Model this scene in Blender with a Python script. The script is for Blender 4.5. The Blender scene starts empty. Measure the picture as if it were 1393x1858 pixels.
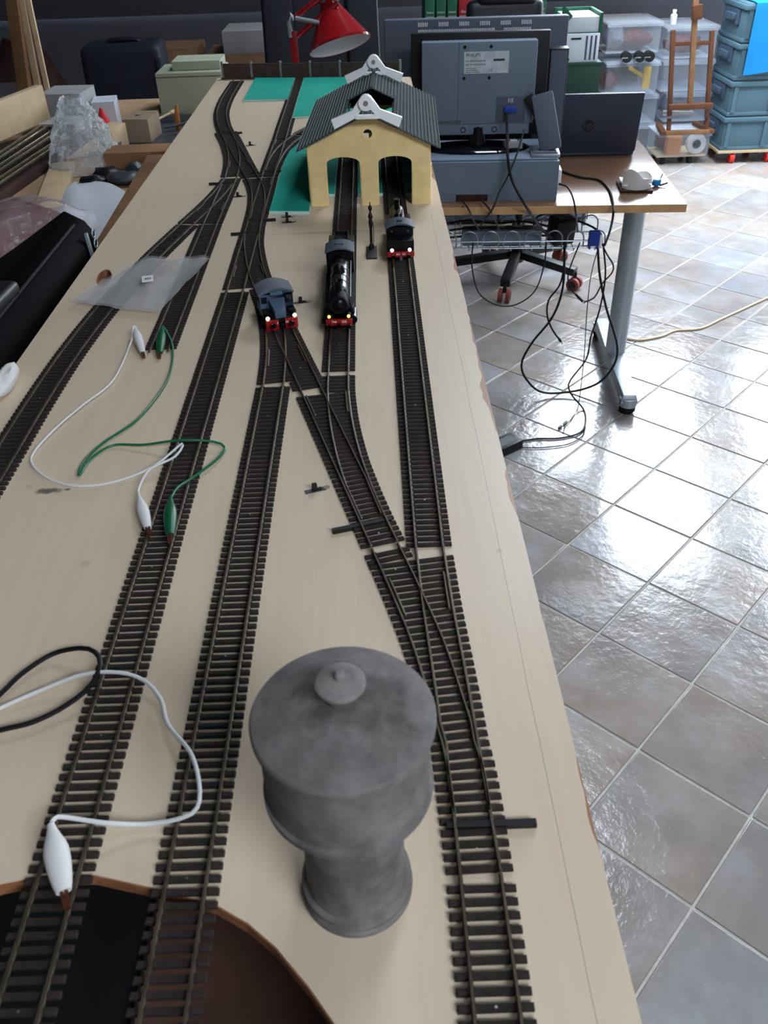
import bpy, bmesh, math, random
from mathutils import Vector, Matrix, noise

random.seed(7)
R = math.radians
SC = bpy.context.scene
COL = SC.collection
PI = math.pi

# ------------------------------------------------------------------ camera
HC = 1.53                      # camera height above the floor (m)
PITCH, ROLL, FPX = 0.643136, -0.035569, 1543.3
_fw = Vector((0, math.cos(PITCH), -math.sin(PITCH)))
_r0 = Vector((1, 0, 0)); _u0 = _r0.cross(_fw)
_rt = math.cos(ROLL) * _r0 + math.sin(ROLL) * _u0
_up = -math.sin(ROLL) * _r0 + math.cos(ROLL) * _u0
cam = bpy.data.cameras.new('camera')
cam.sensor_fit = 'HORIZONTAL'; cam.sensor_width = 3.6
cam.lens = FPX / 1393.0 * 3.6
cam.clip_start = 0.01; cam.clip_end = 60
cam.dof.use_dof = True; cam.dof.focus_distance = 1.15; cam.dof.aperture_fstop = 3.4
co = bpy.data.objects.new('camera', cam); COL.objects.link(co)
m = Matrix(((_rt.x, _up.x, -_fw.x, 0), (_rt.y, _up.y, -_fw.y, 0), (_rt.z, _up.z, -_fw.z, HC), (0, 0, 0, 1)))
co.matrix_world = m
SC.camera = co

# ------------------------------------------------------------------ sky, exposure
SKY = 34.0
w = bpy.data.worlds.new('sky'); SC.world = w; w.use_nodes = True
bg = w.node_tree.nodes['Background']
bg.inputs[0].default_value = (0.80, 0.89, 1.0, 1); bg.inputs[1].default_value = SKY
SC.view_settings.view_transform = 'Standard'; SC.view_settings.look = 'None'
SC.view_settings.gamma = 1.0; SC.view_settings.use_curve_mapping = False
SC.view_settings.exposure = -0.5
try:
    SC.cycles.use_denoising = True
    SC.cycles.max_bounces = 8; SC.cycles.transparent_max_bounces = 12
except Exception: pass

# roof openings for daylight: the first skylight belongs to the room, the others add fill
KNEE_Y, KNEE_Z, SLOPE = 6.6, 0.80, 0.70
FLAT_Z = 2.9
FLAT_Y = KNEE_Y - (FLAT_Z - KNEE_Z) / SLOPE
X0, X1, Y0 = -3.0, 4.4, -2.4
def slope_pt(x, y): return Vector((x, y, KNEE_Z + (KNEE_Y - y) * SLOPE))
SKYLIGHTS = [(1.12, 2.30, 4.30, 5.75), (2.60, 3.95, 4.00, 5.75)]          # x0,x1,y0,y1 in the slope; the second one is added to brighten the board
FLAT_FILL = [(0.6, 2.6, -2.3, -1.1), (0.3, 0.52, 0.5, 0.75), (0.35, 1.05, 2.3, 3.2)]                 # unseen openings added in the flat ceiling as fill light
SIDELIGHT = (4.7, 6.1, 0.60, 1.60)                    # y0,y1,z0,z1: window in the right wall
def portal(name, c, sx, sy, rot):
    l = bpy.data.lights.new(name, 'AREA'); l.shape = 'RECTANGLE'; l.size = sx; l.size_y = sy
    l.cycles.is_portal = True
    o = bpy.data.objects.new(name, l); COL.objects.link(o); o.location = c; o.rotation_euler = rot
ang = math.atan(SLOPE)
for i, (a, b, c, d) in enumerate(SKYLIGHTS):
    p = slope_pt((a + b) / 2, (c + d) / 2)
    portal('skylight_portal', p, b - a, (d - c) / math.cos(ang), (-ang, 0, 0))
for i, (a, b, c, d) in enumerate(FLAT_FILL):
    portal('fill_portal', ((a + b) / 2, (c + d) / 2, FLAT_Z), b - a, d - c, (0, 0, 0))

portal('side_window_portal', (X1, (SIDELIGHT[0] + SIDELIGHT[1]) / 2, (SIDELIGHT[2] + SIDELIGHT[3]) / 2), SIDELIGHT[3] - SIDELIGHT[2], SIDELIGHT[1] - SIDELIGHT[0], (0, PI / 2, 0))
def at(px, py, Y):             # a point of the photograph on the upright plane y = Y
    d = _rt * ((px - 696.5) / FPX) + _up * ((929 - py) / FPX) + _fw
    return Vector((0, 0, HC)) + d * (Y / d.y)
def onz(px, py, z):            # a point of the photograph on the level plane z
    d = _rt * ((px - 696.5) / FPX) + _up * ((929 - py) / FPX) + _fw
    return Vector((0, 0, HC)) + d * ((z - HC) / d.z)
def proj(p):
    d = Vector(p) - Vector((0, 0, HC)); z = d.dot(_fw)
    return 696.5 + FPX * d.dot(_rt) / z, 929 - FPX * d.dot(_up) / z

# ------------------------------------------------------------------ materials
def lin(h):
    h = h.lstrip('#'); o = []
    for i in (0, 2, 4):
        c = int(h[i:i + 2], 16) / 255
        o.append(c / 12.92 if c <= .04045 else ((c + .055) / 1.055) ** 2.4)
    return tuple(o) + (1,)
class NT:
    def __init__(s, name):
        s.m = bpy.data.materials.new(name); s.m.use_nodes = True
        s.t = s.m.node_tree; s.b = s.t.nodes['Principled BSDF']
    def n(s, kind, **kw):
        x = s.t.nodes.new(kind)
        for k, v in kw.items():
            if k.startswith('i_'):
                x.inputs[k[2:].replace('_', ' ')].default_value = v
            else: setattr(x, k, v)
        return x
    def l(s, a, b): s.t.links.new(a, b)
    def coords(s, kind='Object', scale=(1, 1, 1)):
        tc = s.n('ShaderNodeTexCoord'); mp = s.n('ShaderNodeMapping'); mp.inputs['Scale'].default_value = scale
        s.l(tc.outputs[kind], mp.inputs[0]); return mp.outputs[0]
    def noise(s, vec, scale, detail=4, rough=.55):
        x = s.n('ShaderNodeTexNoise'); x.inputs['Scale'].default_value = scale; x.inputs['Detail'].default_value = detail
        x.inputs['Roughness'].default_value = rough; s.l(vec, x.inputs['Vector']); return x.outputs['Fac']
    def ramp(s, fac, stops):
        x = s.n('ShaderNodeValToRGB'); e = x.color_ramp.elements
        while len(e) < len(stops): e.new(.5)
        for q, (p, c) in zip(e, stops): q.position = p; q.color = lin(c) if isinstance(c, str) else c
        s.l(fac, x.inputs[0]); return x.outputs[0]
    def mix(s, fac, a, b, mode='MIX'):
        x = s.n('ShaderNodeMix', data_type='RGBA', blend_type=mode)
        for v, i in ((fac, 0), (a, 6), (b, 7)):
            if hasattr(v, 'is_linked'): s.l(v, x.inputs[i])
            else: x.inputs[i].default_value = v
        return x.outputs[2]
    def math(s, op, a, b=0, c=0):
        x = s.n('ShaderNodeMath', operation=op)
        for i, v in enumerate((a, b, c)):
            if hasattr(v, 'is_linked'): s.l(v, x.inputs[i])
            else: x.inputs[i].default_value = v
        return x.outputs[0]
    def bump(s, h, dist, strength=1.0):
        x = s.n('ShaderNodeBump'); x.inputs['Distance'].default_value = dist; x.inputs['Strength'].default_value = strength
        s.l(h, x.inputs['Height']); s.l(x.outputs[0], s.b.inputs['Normal'])
    def set(s, **k):
        for a, v in k.items():
            i = s.b.inputs[a.replace('_', ' ')]
            if hasattr(v, 'is_linked'): s.l(v, i)
            else: i.default_value = v
        return s
M = {}
def simple(key, col, rough=.6, metal=0, var=.12, scale=20, bump=0, bscale=200, coat=0, spec=.3, alpha=1, trans=0):
    t = NT(key); v = t.coords('Object')
    c = lin(col)
    if var:
        f = t.noise(v, scale)
        dk = tuple(x * (1 - var * 1.6) for x in c[:3]) + (1,); lt = tuple(min(1, x * (1 + var)) for x in c[:3]) + (1,)
        t.set(Base_Color=t.ramp(f, [(.3, dk), (.7, lt)]))
    else: t.set(Base_Color=c)
    t.set(Roughness=rough, Metallic=metal, Coat_Weight=coat, Alpha=alpha, Transmission_Weight=trans)
    t.b.inputs['Specular IOR Level'].default_value = spec
    if bump: t.bump(t.noise(v, bscale, 3), bump)
    M[key] = t.m; return t
def glow(key, col, s):
    t = NT(key); t.set(Base_Color=lin(col), Emission_Color=lin(col), Emission_Strength=s); M[key] = t.m

# plywood of the layout board: pale, fine grain, a pencil line and a worn brown edge
t = NT('plywood'); v = t.coords('Object')
g = t.noise(t.coords('Object', (60, 3, 60)), 3, 6, .6); big = t.noise(v, 3.2, 3)
base = t.mix(g, lin('#cab69c'), lin('#d8c7ae'))
base = t.mix(t.math('MULTIPLY', t.ramp(big, [(.45, (0, 0, 0, 1)), (.7, (1, 1, 1, 1))]), .35), base, lin('#c4aa8f'))
sx = t.n('ShaderNodeSeparateXYZ'); t.l(v, sx.inputs[0])
wob = t.noise(t.coords('Object', (0, 1, 0)), 7, 2)
lx = t.math('ADD', .0722, t.math('MULTIPLY', wob, .003))
ln = t.math('LESS_THAN', t.math('ABSOLUTE', t.math('SUBTRACT', sx.outputs[0], lx)), .00022)
ln = t.math('MULTIPLY', ln, t.math('LESS_THAN', sx.outputs[1], 1.1))
base = t.mix(t.math('MULTIPLY', ln, .6), base, lin('#6f6a60'))
ed = t.math('GREATER_THAN', t.math('ADD', sx.outputs[0], t.math('MULTIPLY', t.math('SUBTRACT', t.noise(t.coords('Object', (1, 1, 1)), 9, 3), .5), .030)), .0897)
base = t.mix(ed, base, lin('#9d6f4e'))
st = t.math('GREATER_THAN', t.noise(v, 34, 2), .745)
base = t.mix(t.math('MULTIPLY', st, .25), base, lin('#8c7a66'))
def blot(cx, cy, rx, ry, strength, colr):
    global base
    d = t.math('SQRT', t.math('ADD', t.math('POWER', t.math('DIVIDE', t.math('SUBTRACT', sx.outputs[0], cx), rx), 2), t.math('POWER', t.math('DIVIDE', t.math('SUBTRACT', sx.outputs[1], cy), ry), 2)))
    k = t.ramp(t.math('ADD', d, t.math('MULTIPLY', t.math('SUBTRACT', t.noise(v, 160, 4), .5), 1.2)), [(.55, (1, 1, 1, 1)), (.95, (0, 0, 0, 1))])
    base = t.mix(t.math('MULTIPLY', k, strength), base, lin(colr))
blot(-.242, .507, .011, .0045, .8, '#3b3430'); blot(-.228, .508, .003, .002, .7, '#4b4038')
blot(-.05, 1.043, .10, .005, .35, '#9a7358'); blot(.0895, .49, .004, .004, .6, '#9d7a5e')
t.set(Base_Color=base, Roughness=.40, Specular_IOR_Level=.6); t.bump(g, .00015); M['plywood'] = t.m
simple('ply_edge', '#8a5a3a', .8, scale=60, var=.25)
simple('sleeper', '#2e2723', .85, spec=.2, scale=160, var=.3, bump=.0004, bscale=900)
simple('rail', '#5d5447', .45, .65, spec=.3, scale=60, var=.25)
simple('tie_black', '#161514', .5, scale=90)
simple('nail', '#c9c6be', .3, .9, var=0)
# weathered grey resin of the water tower
t = NT('tower_grey'); v = t.coords('Object')
f1 = t.noise(v, 38, 6, .65); f2 = t.noise(v, 120, 4)
c = t.ramp(f1, [(.3, '#46413e'), (.5, '#67625f'), (.7, '#807b78')]); c = t.mix(.25, c, t.ramp(f2, [(.3, '#4a4644'), (.7, '#96918c')]))
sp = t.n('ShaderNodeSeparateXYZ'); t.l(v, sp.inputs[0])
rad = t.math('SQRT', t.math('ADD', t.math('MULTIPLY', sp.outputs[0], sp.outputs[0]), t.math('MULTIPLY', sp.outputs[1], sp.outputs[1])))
axis_dark = t.ramp(t.math('ADD', t.math('MULTIPLY', rad, 22), t.math('MULTIPLY', t.math('SUBTRACT', f1, .5), 1.1)), [(.12, (1, 1, 1, 1)), (.42, (0, 0, 0, 1))])  # mask that darkens the grey towards the tower axis
c = t.mix(t.math('MULTIPLY', axis_dark, .75), c, lin('#35312f'))
grime = t.ramp(t.noise(t.coords('Object', (1, 1, .35)), 60, 5, .6), [(.52, (0, 0, 0, 1)), (.72, (1, 1, 1, 1))])
c = t.mix(t.math('MULTIPLY', grime, .45), c, lin('#453b37'))
t.set(Base_Color=c, Roughness=.85); t.bump(f2, .0003); M['tower_grey'] = t.m
simple('tower_light', '#7f7a76', .85, scale=120, var=.2)
simple('teal', '#259a87', .9, spec=.1, scale=14, var=.06)
simple('foam_edge', '#b9d8d0', .8, var=.05)
simple('ochre', '#e8cc90', .75, scale=40, var=.07, bump=.0001, bscale=500)
simple('slate', '#474f4f', .9, spec=.05, scale=50, var=.12)
simple('slate_rib_glint', '#868f8e', .6, var=.05, spec=.25)  # paler than the slate: the glint along the rib edges is painted in
simple('white_plastic', '#f0f0f0', .5, var=.03)
simple('white_matt', '#dcdad6', .7, var=.05)
simple('fence_brown', '#4a3a33', .85, scale=80, var=.2)
simple('post_grey', '#7d7d7a', .7, scale=50)
simple('loco_black', '#060709', .32, var=.1, spec=.2)
simple('loco_dark', '#0e0f11', .6, spec=.12)
simple('loco_roof', '#474f56', .6, spec=.12, scale=60, var=.08)
simple('loco_blue', '#4d5f73', .5, scale=80, var=.06)
simple('loco_blue_roof', '#63686f', .8, spec=.1, scale=60, var=.06)
simple('loco_red', '#931315', .5, var=.05)
simple('window_dark', '#10141a', .1, var=0)
simple('coal', '#0a0a0a', .9, bump=.001, bscale=600)
glow('lamp_white', '#fff3dc', 14); glow('lamp_yellow', '#ffd25a', 5); glow('lamp_warm', '#ffe2b0', 14)
simple('letter_white', '#e8e4dd', .6, var=0)
simple('letter_dark', '#3a3d42', .6, var=0)
simple('signal_black', '#15150f', .5, bump=.0002, bscale=700)
# floor tiles: glossy uneven stoneware, each a shade of its own
t = NT('floor_tile'); tc = t.n('ShaderNodeTexCoord'); oi = t.n('ShaderNodeObjectInfo')
va = t.n('ShaderNodeVectorMath', operation='ADD'); t.l(tc.outputs['Object'], va.inputs[0])
vs = t.n('ShaderNodeVectorMath', operation='SCALE'); vs.inputs[0].default_value = (31, 17, 9); t.l(oi.outputs['Random'], vs.inputs['Scale']); t.l(vs.outputs[0], va.inputs[1])
v = va.outputs[0]
f = t.noise(v, 7, 5, .6); f2 = t.noise(v, 2.5, 2)
c1 = t.ramp(f, [(.3, '#7b736b'), (.52, '#968f89'), (.7, '#a5a5a9')])
c2 = t.ramp(f2, [(.35, '#8c969f'), (.65, '#9d9083')])
c = t.mix(.4, c1, c2)
sh = t.ramp(oi.outputs['Random'], [(0, '#e6e1dc'), (.5, '#f0eeec'), (1, '#ffffff')])
c = t.mix(1, c, sh, 'MULTIPLY')
t.set(Base_Color=c, Roughness=t.math('ADD', .10, t.math('MULTIPLY', f, .14)), Specular_IOR_Level=.45, Coat_Weight=.2, Coat_Roughness=.08)
h = t.math('ADD', t.math('MULTIPLY', t.noise(v, 11, 3), .8), t.math('MULTIPLY', t.noise(v, 40, 4, .6), .55))
t.bump(h, .0024); M['floor_tile'] = t.m
simple('grout', '#b5b1a9', .85, scale=30, bump=.001)
simple('plaster', '#5e6067', .9, scale=2, var=.04, bump=.002, bscale=60)
simple('beech', '#c59a6b', .45, scale=18, var=.1)
t = NT('desk_top'); v = t.coords('Object', (4, 40, 40)); g = t.noise(v, 2, 5)
t.set(Base_Color=t.ramp(g, [(.3, '#5c412e'), (.7, '#6d503a')]), Roughness=.22, Coat_Weight=.5, Coat_Roughness=.12); M['desk_top'] = t.m
simple('steel', '#9fa8ae', .35, .9, var=.05)
simple('silver_paint', '#aab4ba', .4, .5, var=.04)
simple('black_plastic', '#17181b', .45, var=.1)
simple('gloss_black', '#08090b', .08, var=0, coat=.5)
simple('cable', '#0e0e10', .5, var=0)
simple('rubber', '#111112', .8, var=.1)
simple('monitor_grey', '#6c7a88', .45, scale=9, var=.05, bump=.0003, bscale=1500)
simple('tv_grey', '#505865', .5, scale=9, var=.05, bump=.0003, bscale=1500)
simple('printer_grey', '#6d7c8b', .55, scale=9, var=.05, bump=.0004, bscale=1200)
simple('laptop_grey', '#363d4b', .4, .2, scale=6, var=.05)
simple('logo_dark', '#15171c', .25, .6, var=0)
simple('vent_lit', '#eef1f5', .5, var=0)
simple('sticker', '#c3cdd3', .5, scale=50, var=.12)
simple('vga_blue', '#1d3f9c', .45, var=.05)
simple('caster_red', '#7e3a33', .5, var=.1)
simple('red_wheel', '#d8352f', .4, var=.05)
simple('lamp_red', '#8a1116', .18, var=.03, coat=.6)
simple('shade_white', '#cfd8dc', .5, var=.03)
simple('leather', '#151a24', .42, scale=40, var=.15, bump=.0006, bscale=260, spec=.35)
simple('case_black', '#060607', .8, scale=40, var=.15, bump=.0005, bscale=200, spec=.05)
simple('navy', '#131a26', .6, scale=20, var=.15)
simple('green_board', '#1f5c43', .6, scale=20, var=.08)
simple('dark_green', '#27463a', .7, scale=20, var=.1)
simple('red_board', '#a82630', .6, scale=20, var=.06)
simple('paper', '#c6ccd2', .8, scale=6, var=.03)
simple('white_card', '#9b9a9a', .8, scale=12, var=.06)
simple('sorter_white', '#cfd6de', .5, scale=12, var=.04)
simple('cardboard', '#8b6a50', .85, scale=25, var=.1)
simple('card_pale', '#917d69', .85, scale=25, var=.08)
simple('pine', '#c3ab88', .7, scale=14, var=.12)
simple('brown_wood', '#8a6546', .7, scale=14, var=.2)
simple('old_wood', '#a8896a', .75, scale=10, var=.16)
simple('dark_brown', '#3a221c', .75, scale=18, var=.25)
simple('shelf_brown', '#5b4035', .8, scale=18, var=.2)
simple('pale_green', '#a4ab94', .75, scale=10, var=.05)
simple('crate_blue', '#4a6672', .5, scale=8, var=.05)
simple('crate_dark', '#3e4f60', .5, var=.08)
simple('cloth_blue', '#0a79b8', .8, scale=10, var=.04)
simple('easel_wood', '#573520', .5, scale=20, var=.15)
simple('easel_pale', '#765538', .5, scale=20, var=.12)
simple('orange_card', '#d28a4e', .7, var=.05)
simple('cream_wire', '#d8c39b', .5, var=0)
simple('wire_white', '#d6d6d4', .4, var=0)
simple('wire_green', '#14633f', .35, var=0)
simple('boot_white', '#d5d4d0', .45, var=.03)
simple('boot_green', '#0d5535', .35, var=.04)
simple('copper', '#7c4a35', .4, .8, var=.1)
simple('bright_rail', '#d8cfb6', .22, .9, scale=40, var=.15)
simple('yellow_plastic', '#d8ae2c', .5, var=.05)
simple('red_paper', '#d0202a', .6, var=.03)
simple('maroon', '#5a2a2c', .8, scale=18, var=.3)
simple('grey_cloth', '#6c7079', .9, scale=12, var=.2)
simple('tool_grey', '#54585c', .5, .5, scale=30, var=.2)
simple('orange_wood', '#b9743c', .5, var=.1)
simple('bright_blue', '#1273b8', .5, var=.05)
simple('gadget_blue', '#2e84c2', .5, var=.05)
def clear(key, col, alpha, rough=.15, bump=0, bscale=40, fres=.5):
    t = NT(key); tr = t.n('ShaderNodeBsdfTransparent'); mx = t.n('ShaderNodeMixShader'); out = t.t.nodes['Material Output']
    t.set(Base_Color=lin(col), Roughness=rough); tr.inputs[0].default_value = (.95, .97, 1, 1)
    fr = t.n('ShaderNodeFresnel'); fr.inputs[0].default_value = 1.4
    fac = t.math('ADD', alpha, t.math('MULTIPLY', fr.outputs[0], fres)); fac = t.math('MINIMUM', fac, 1)
    t.l(fac, mx.inputs[0]); t.l(tr.outputs[0], mx.inputs[1]); t.l(t.b.outputs[0], mx.inputs[2]); t.l(mx.outputs[0], out.inputs[0])
    if bump: t.bump(t.noise(t.coords('Object'), bscale, 4), bump)
    M[key] = t.m
clear('bin_clear', '#d5dde4', .13, .25, fres=.35)
clear('film', '#d8d6d2', .19, .4, .002, 60, fres=.25)
clear('bubble_film', '#eef3f4', .26, .06, .02, 55, fres=.6)
clear('pink_film', '#c9b4b4', .22, .12, .006, 45, fres=.4)

# ------------------------------------------------------------------ mesh helpers
class MB:
    def __init__(s): s.v = []; s.f = []
    def add(s, vs, fs):
        o = len(s.v); s.v += [Vector(p) for p in vs]; s.f += [tuple(i + o for i in f) for f in fs]; return s
    def box(s, c, d, rz=0, rx=0, ry=0, taper=1.0):
        mt = Matrix.Rotation(rz, 3, 'Z') @ Matrix.Rotation(ry, 3, 'Y') @ Matrix.Rotation(rx, 3, 'X')
        vs = []
        for k in (-1, 1):
            q = taper if k == 1 else 1
            for (i, j) in ((-1, -1), (1, -1), (1, 1), (-1, 1)):
                vs.append(Vector(c) + mt @ Vector((i * d[0] / 2 * q, j * d[1] / 2 * q, k * d[2] / 2)))
        return s.add(vs, [(3, 2, 1, 0), (4, 5, 6, 7), (0, 1, 5, 4), (1, 2, 6, 5), (2, 3, 7, 6), (3, 0, 4, 7)])
    def b2(s, lo, hi): return s.box([(a + b) / 2 for a, b in zip(lo, hi)], [b - a for a, b in zip(lo, hi)])
    def bar(s, p, q, wd, ht, up=(0, 0, 1)):
        p = Vector(p); q = Vector(q); d = (q - p).normalized(); u = Vector(up)
        sd = d.cross(u)
        if sd.length < 1e-4: sd = d.cross(Vector((0, 1, 0)))
        sd.normalize(); u = sd.cross(d)
        vs = []
        for e in (p, q):
            for a, b in ((-1, -1), (1, -1), (1, 1), (-1, 1)): vs.append(e + sd * a * wd / 2 + u * b * ht / 2)
        return s.add(vs, [(3, 2, 1, 0), (4, 5, 6, 7), (0, 1, 5, 4), (1, 2, 6, 5), (2, 3, 7, 6), (3, 0, 4, 7)])
    def tube(s, path, r, seg=8, flat=None, flat_dir=None):
        P = [Vector(p) for p in path]; n = len(P)
        rr = r if isinstance(r, (list, tuple)) else [r] * n
        tn = [(P[min(i + 1, n - 1)] - P[max(i - 1, 0)]).normalized() for i in range(n)]
        a = Vector((0, 0, 1)) if abs(tn[0].z) < .9 else Vector((1, 0, 0))
        nx = tn[0].cross(a).normalized(); vs = []
        for i in range(n):
            nx = (nx - tn[i] * nx.dot(tn[i])).normalized(); bi = tn[i].cross(nx)
            for k in range(seg):
                t = 2 * PI * k / seg; q = flat if flat else 1
                vs.append(P[i] + (nx * math.cos(t) + bi * math.sin(t) * q) * rr[i])
        fs = []
        for i in range(n - 1):
            for k in range(seg):
                k2 = (k + 1) % seg
                fs.append((i * seg + k, i * seg + k2, (i + 1) * seg + k2, (i + 1) * seg + k))
        fs.append(tuple(range(seg))[::-1]); fs.append(tuple((n - 1) * seg + k for k in range(seg)))
        return s.add(vs, fs)
    def cyl(s, p, q, r, seg=20): return s.tube([p, q], r, seg)
    def lathe(s, prof, seg=32, c=(0, 0, 0), mt=None):
        vs = []; fs = []; c = Vector(c); n = len(prof)
        for (r, z) in prof:
            for k in range(seg):
                t = 2 * PI * k / seg; p = Vector((max(r, 1e-6) * math.cos(t), max(r, 1e-6) * math.sin(t), z))
                vs.append(c + (mt @ p if mt else p))
        for i in range(n - 1):
            for k in range(seg):
                k2 = (k + 1) % seg; fs.append((i * seg + k, i * seg + k2, (i + 1) * seg + k2, (i + 1) * seg + k))
        fs.append(tuple(range(seg))[::-1]); fs.append(tuple((n - 1) * seg + k for k in range(seg)))
        return s.add(vs, fs)
    def grid(s, fn, nu, nv):
        vs = [fn(i / nu, j / nv) for j in range(nv + 1) for i in range(nu + 1)]
        return s.add(vs, [(j * (nu + 1) + i, j * (nu + 1) + i + 1, (j + 1) * (nu + 1) + i + 1, (j + 1) * (nu + 1) + i) for j in range(nv) for i in range(nu)])
    def prism(s, poly, z0, z1):
        n = len(poly); vs = [(x, y, z0) for x, y in poly] + [(x, y, z1) for x, y in poly]
        return s.add(vs, [tuple(range(n))[::-1], tuple(range(n, 2 * n))] + [(i, (i + 1) % n, n + (i + 1) % n, n + i) for i in range(n)])
    def mesh(s, name, mat, bevel=0, segs=2, smooth=True, solid=0):
        me = bpy.data.meshes.new(name); me.from_pydata([tuple(p) for p in s.v], [], s.f)
        bm = bmesh.new(); bm.from_mesh(me)
        if bevel:
            big = max(f.calc_area() for f in bm.faces)
            bmesh.ops.remove_doubles(bm, verts=bm.verts, dist=1e-7)
            bmesh.ops.bevel(bm, geom=[e for e in bm.edges if len(e.link_faces) == 2 and e.calc_face_angle(0) > .5], offset=bevel, segments=segs, profile=.6, affect='EDGES', clamp_overlap=True)
            for f in bm.faces: f.smooth = f.calc_area() < big * .2
        if solid:
            bmesh.ops.recalc_face_normals(bm, faces=bm.faces); bmesh.ops.solidify(bm, geom=list(bm.faces), thickness=solid)
        bmesh.ops.recalc_face_normals(bm, faces=bm.faces); bm.to_mesh(me); bm.free()
        finish(me, mat, 'keep' if bevel and smooth else smooth); return me
    def build(s, name, mat, parent=None, **k):
        lab = k.pop('label', None); cat = k.pop('cat', None); grp = k.pop('group', None); kind = k.pop('kind', None); loc = k.pop('loc', None); rz = k.pop('rz', 0)
        return link(name, s.mesh(name, mat, **k), parent, lab, cat, grp, kind, loc, rz)
def finish(me, mat, smooth=True):
    me.materials.append(M[mat] if isinstance(mat, str) else mat)
    if smooth == 'keep': me.set_sharp_from_angle(angle=R(38))
    elif smooth:
        me.polygons.foreach_set('use_smooth', [True] * len(me.polygons)); me.set_sharp_from_angle(angle=R(38))
def link(name, me, parent=None, label=None, cat=None, group=None, kind=None, loc=None, rz=0):
    o = bpy.data.objects.new(name, me); COL.objects.link(o)
    if parent: o.parent = parent
    if label: o['label'] = label
    if cat: o['category'] = cat
    if group: o['group'] = group
    if kind: o['kind'] = kind
    if loc is not None: o.location = loc
    if rz: o.rotation_euler = (0, 0, rz)
    return o
def thing(name, label, cat, loc=(0, 0, 0), rz=0, group=None, rot=None):
    o = link(name, None, None, label, cat, group, None, loc)
    o.rotation_euler = rot if rot else (0, 0, rz); o.empty_display_size = .02
    return o
def plate(name, mat, outer, holes=(), th=.002, parent=None, axis='Z', smooth=False, **k):
    """a flat plate of real thickness with holes; axis Z = level, Y = upright facing the camera (x,z given)"""
    cu = bpy.data.curves.new(name, 'CURVE'); cu.dimensions = '2D'; cu.fill_mode = 'BOTH'; cu.extrude = th / 2
    for pl in [outer] + list(holes):
        sp = cu.splines.new('POLY'); sp.points.add(len(pl) - 1); sp.use_cyclic_u = True
        for q, (x, y) in zip(sp.points, pl): q.co = (x, y, 0, 1)
    tmp = bpy.data.objects.new('tmp', cu); me = bpy.data.meshes.new_from_object(tmp)
    bpy.data.objects.remove(tmp); bpy.data.curves.remove(cu)
    if axis == 'Y': me.transform(Matrix.Rotation(PI / 2, 4, 'X'))
    me.name = name; me.materials.clear(); finish(me, mat, smooth)
    return link(name, me, parent, k.get('label'), k.get('cat'), k.get('group'), k.get('kind'), k.get('loc'), k.get('rz', 0))
def text(body, size, mat, parent, loc, rot=(PI / 2, 0, 0), name='lettering', align='CENTER', ext=.0002):
    cu = bpy.data.curves.new(name, 'FONT'); cu.body = body; cu.size = size; cu.align_x = align; cu.align_y = 'CENTER'; cu.extrude = ext
    cu.resolution_u = 3
    tmp = bpy.data.objects.new('tmp', cu); me = bpy.data.meshes.new_from_object(tmp)
    bpy.data.objects.remove(tmp); bpy.data.curves.remove(cu); me.materials.clear(); finish(me, mat, False)
    o = link(name, me, parent); o.location = loc; o.rotation_euler = rot; return o
def smooth(pts, step):
    P = [Vector(p) for p in pts]; out = []
    Q = [P[0] * 2 - P[1]] + P + [P[-1] * 2 - P[-2]]
    for i in range(1, len(Q) - 2):
        a, b, c, d = Q[i - 1:i + 3]; n = max(2, int((c - b).length / step))
        for k in range(n):
            t = k / n
            out.append(.5 * ((2 * b) + (c - a) * t + (2 * a - 5 * b + 4 * c - d) * t * t + (3 * b - a - 3 * c + d) * t ** 3))
    out.append(P[-1]); return out
def resample(pts, ds):
    out = [pts[0].copy()]; acc = 0; last = pts[0]
    for p in pts[1:]:
        seg = (p - last).length
        while acc + seg >= ds:
            last = last + (p - last) * ((ds - acc) / seg); out.append(last.copy()); seg = (p - last).length; acc = 0
        acc += seg; last = p
    return out
def struct(name, mb, mat, **k): return mb.build(name, mat, kind='structure', **k)

# ------------------------------------------------------------------ the room
floor = struct('floor', MB().b2((X0, Y0, -.12), (X1, KNEE_Y, -.0005)), 'grout', smooth=False)
S = .2486; TH = .80796
ea = Vector((math.cos(TH), math.sin(TH), 0)); eb = Vector((ea.y, -ea.x, 0)); O0 = Vector((1.0225, 2.7455, 0))
tile_me = []
for k in range(4):
    bm = MB(); h = S / 2 - .0028
    bm.box((0, 0, -.002), (2 * h, 2 * h, .008)); tile_me.append(bm.mesh('floor_tile', 'floor_tile', bevel=.0022, smooth=False))
cand = []
for a in range(-16, 22):
    for b in range(-22, 16):
        c = O0 + (a + .5) * eb * S - (b + .5) * ea * S
        if not (c.y > .3 and c.y < 6.5 and c.x > -1.2 and c.x < 4.0): continue
        px, py = proj(c)
        vis = -60 < px < 1800 and 150 < py < 2500 and c.x > .05
        if vis or c.x < 2.2: cand.append((c.length + (0 if vis else 100), c))
cand.sort(key=lambda q: q[0])
for k, (_, c) in enumerate(cand[:300]):
    o = link('floor_tile', tile_me[k % 4], floor); o.location = c + Vector((0, 0, random.uniform(-.0004, .0004)))
    o.rotation_euler = (random.uniform(-.0018, .0018), random.uniform(-.0018, .0018), TH + (k * 7 % 4) * PI / 2)
if len(cand) > 300:
    mb = MB()
    for _, c in cand[300:]: mb.box(c - Vector((0, 0, .002)), (S - .0056, S - .0056, .008), TH)
    mb.build('floor_tile', 'floor_tile', floor, smooth=False, kind='stuff')
struct('wall_back', MB().b2((X0, KNEE_Y, -.1), (X1, KNEE_Y + .1, KNEE_Z + .02)), 'plaster', smooth=False)
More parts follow.
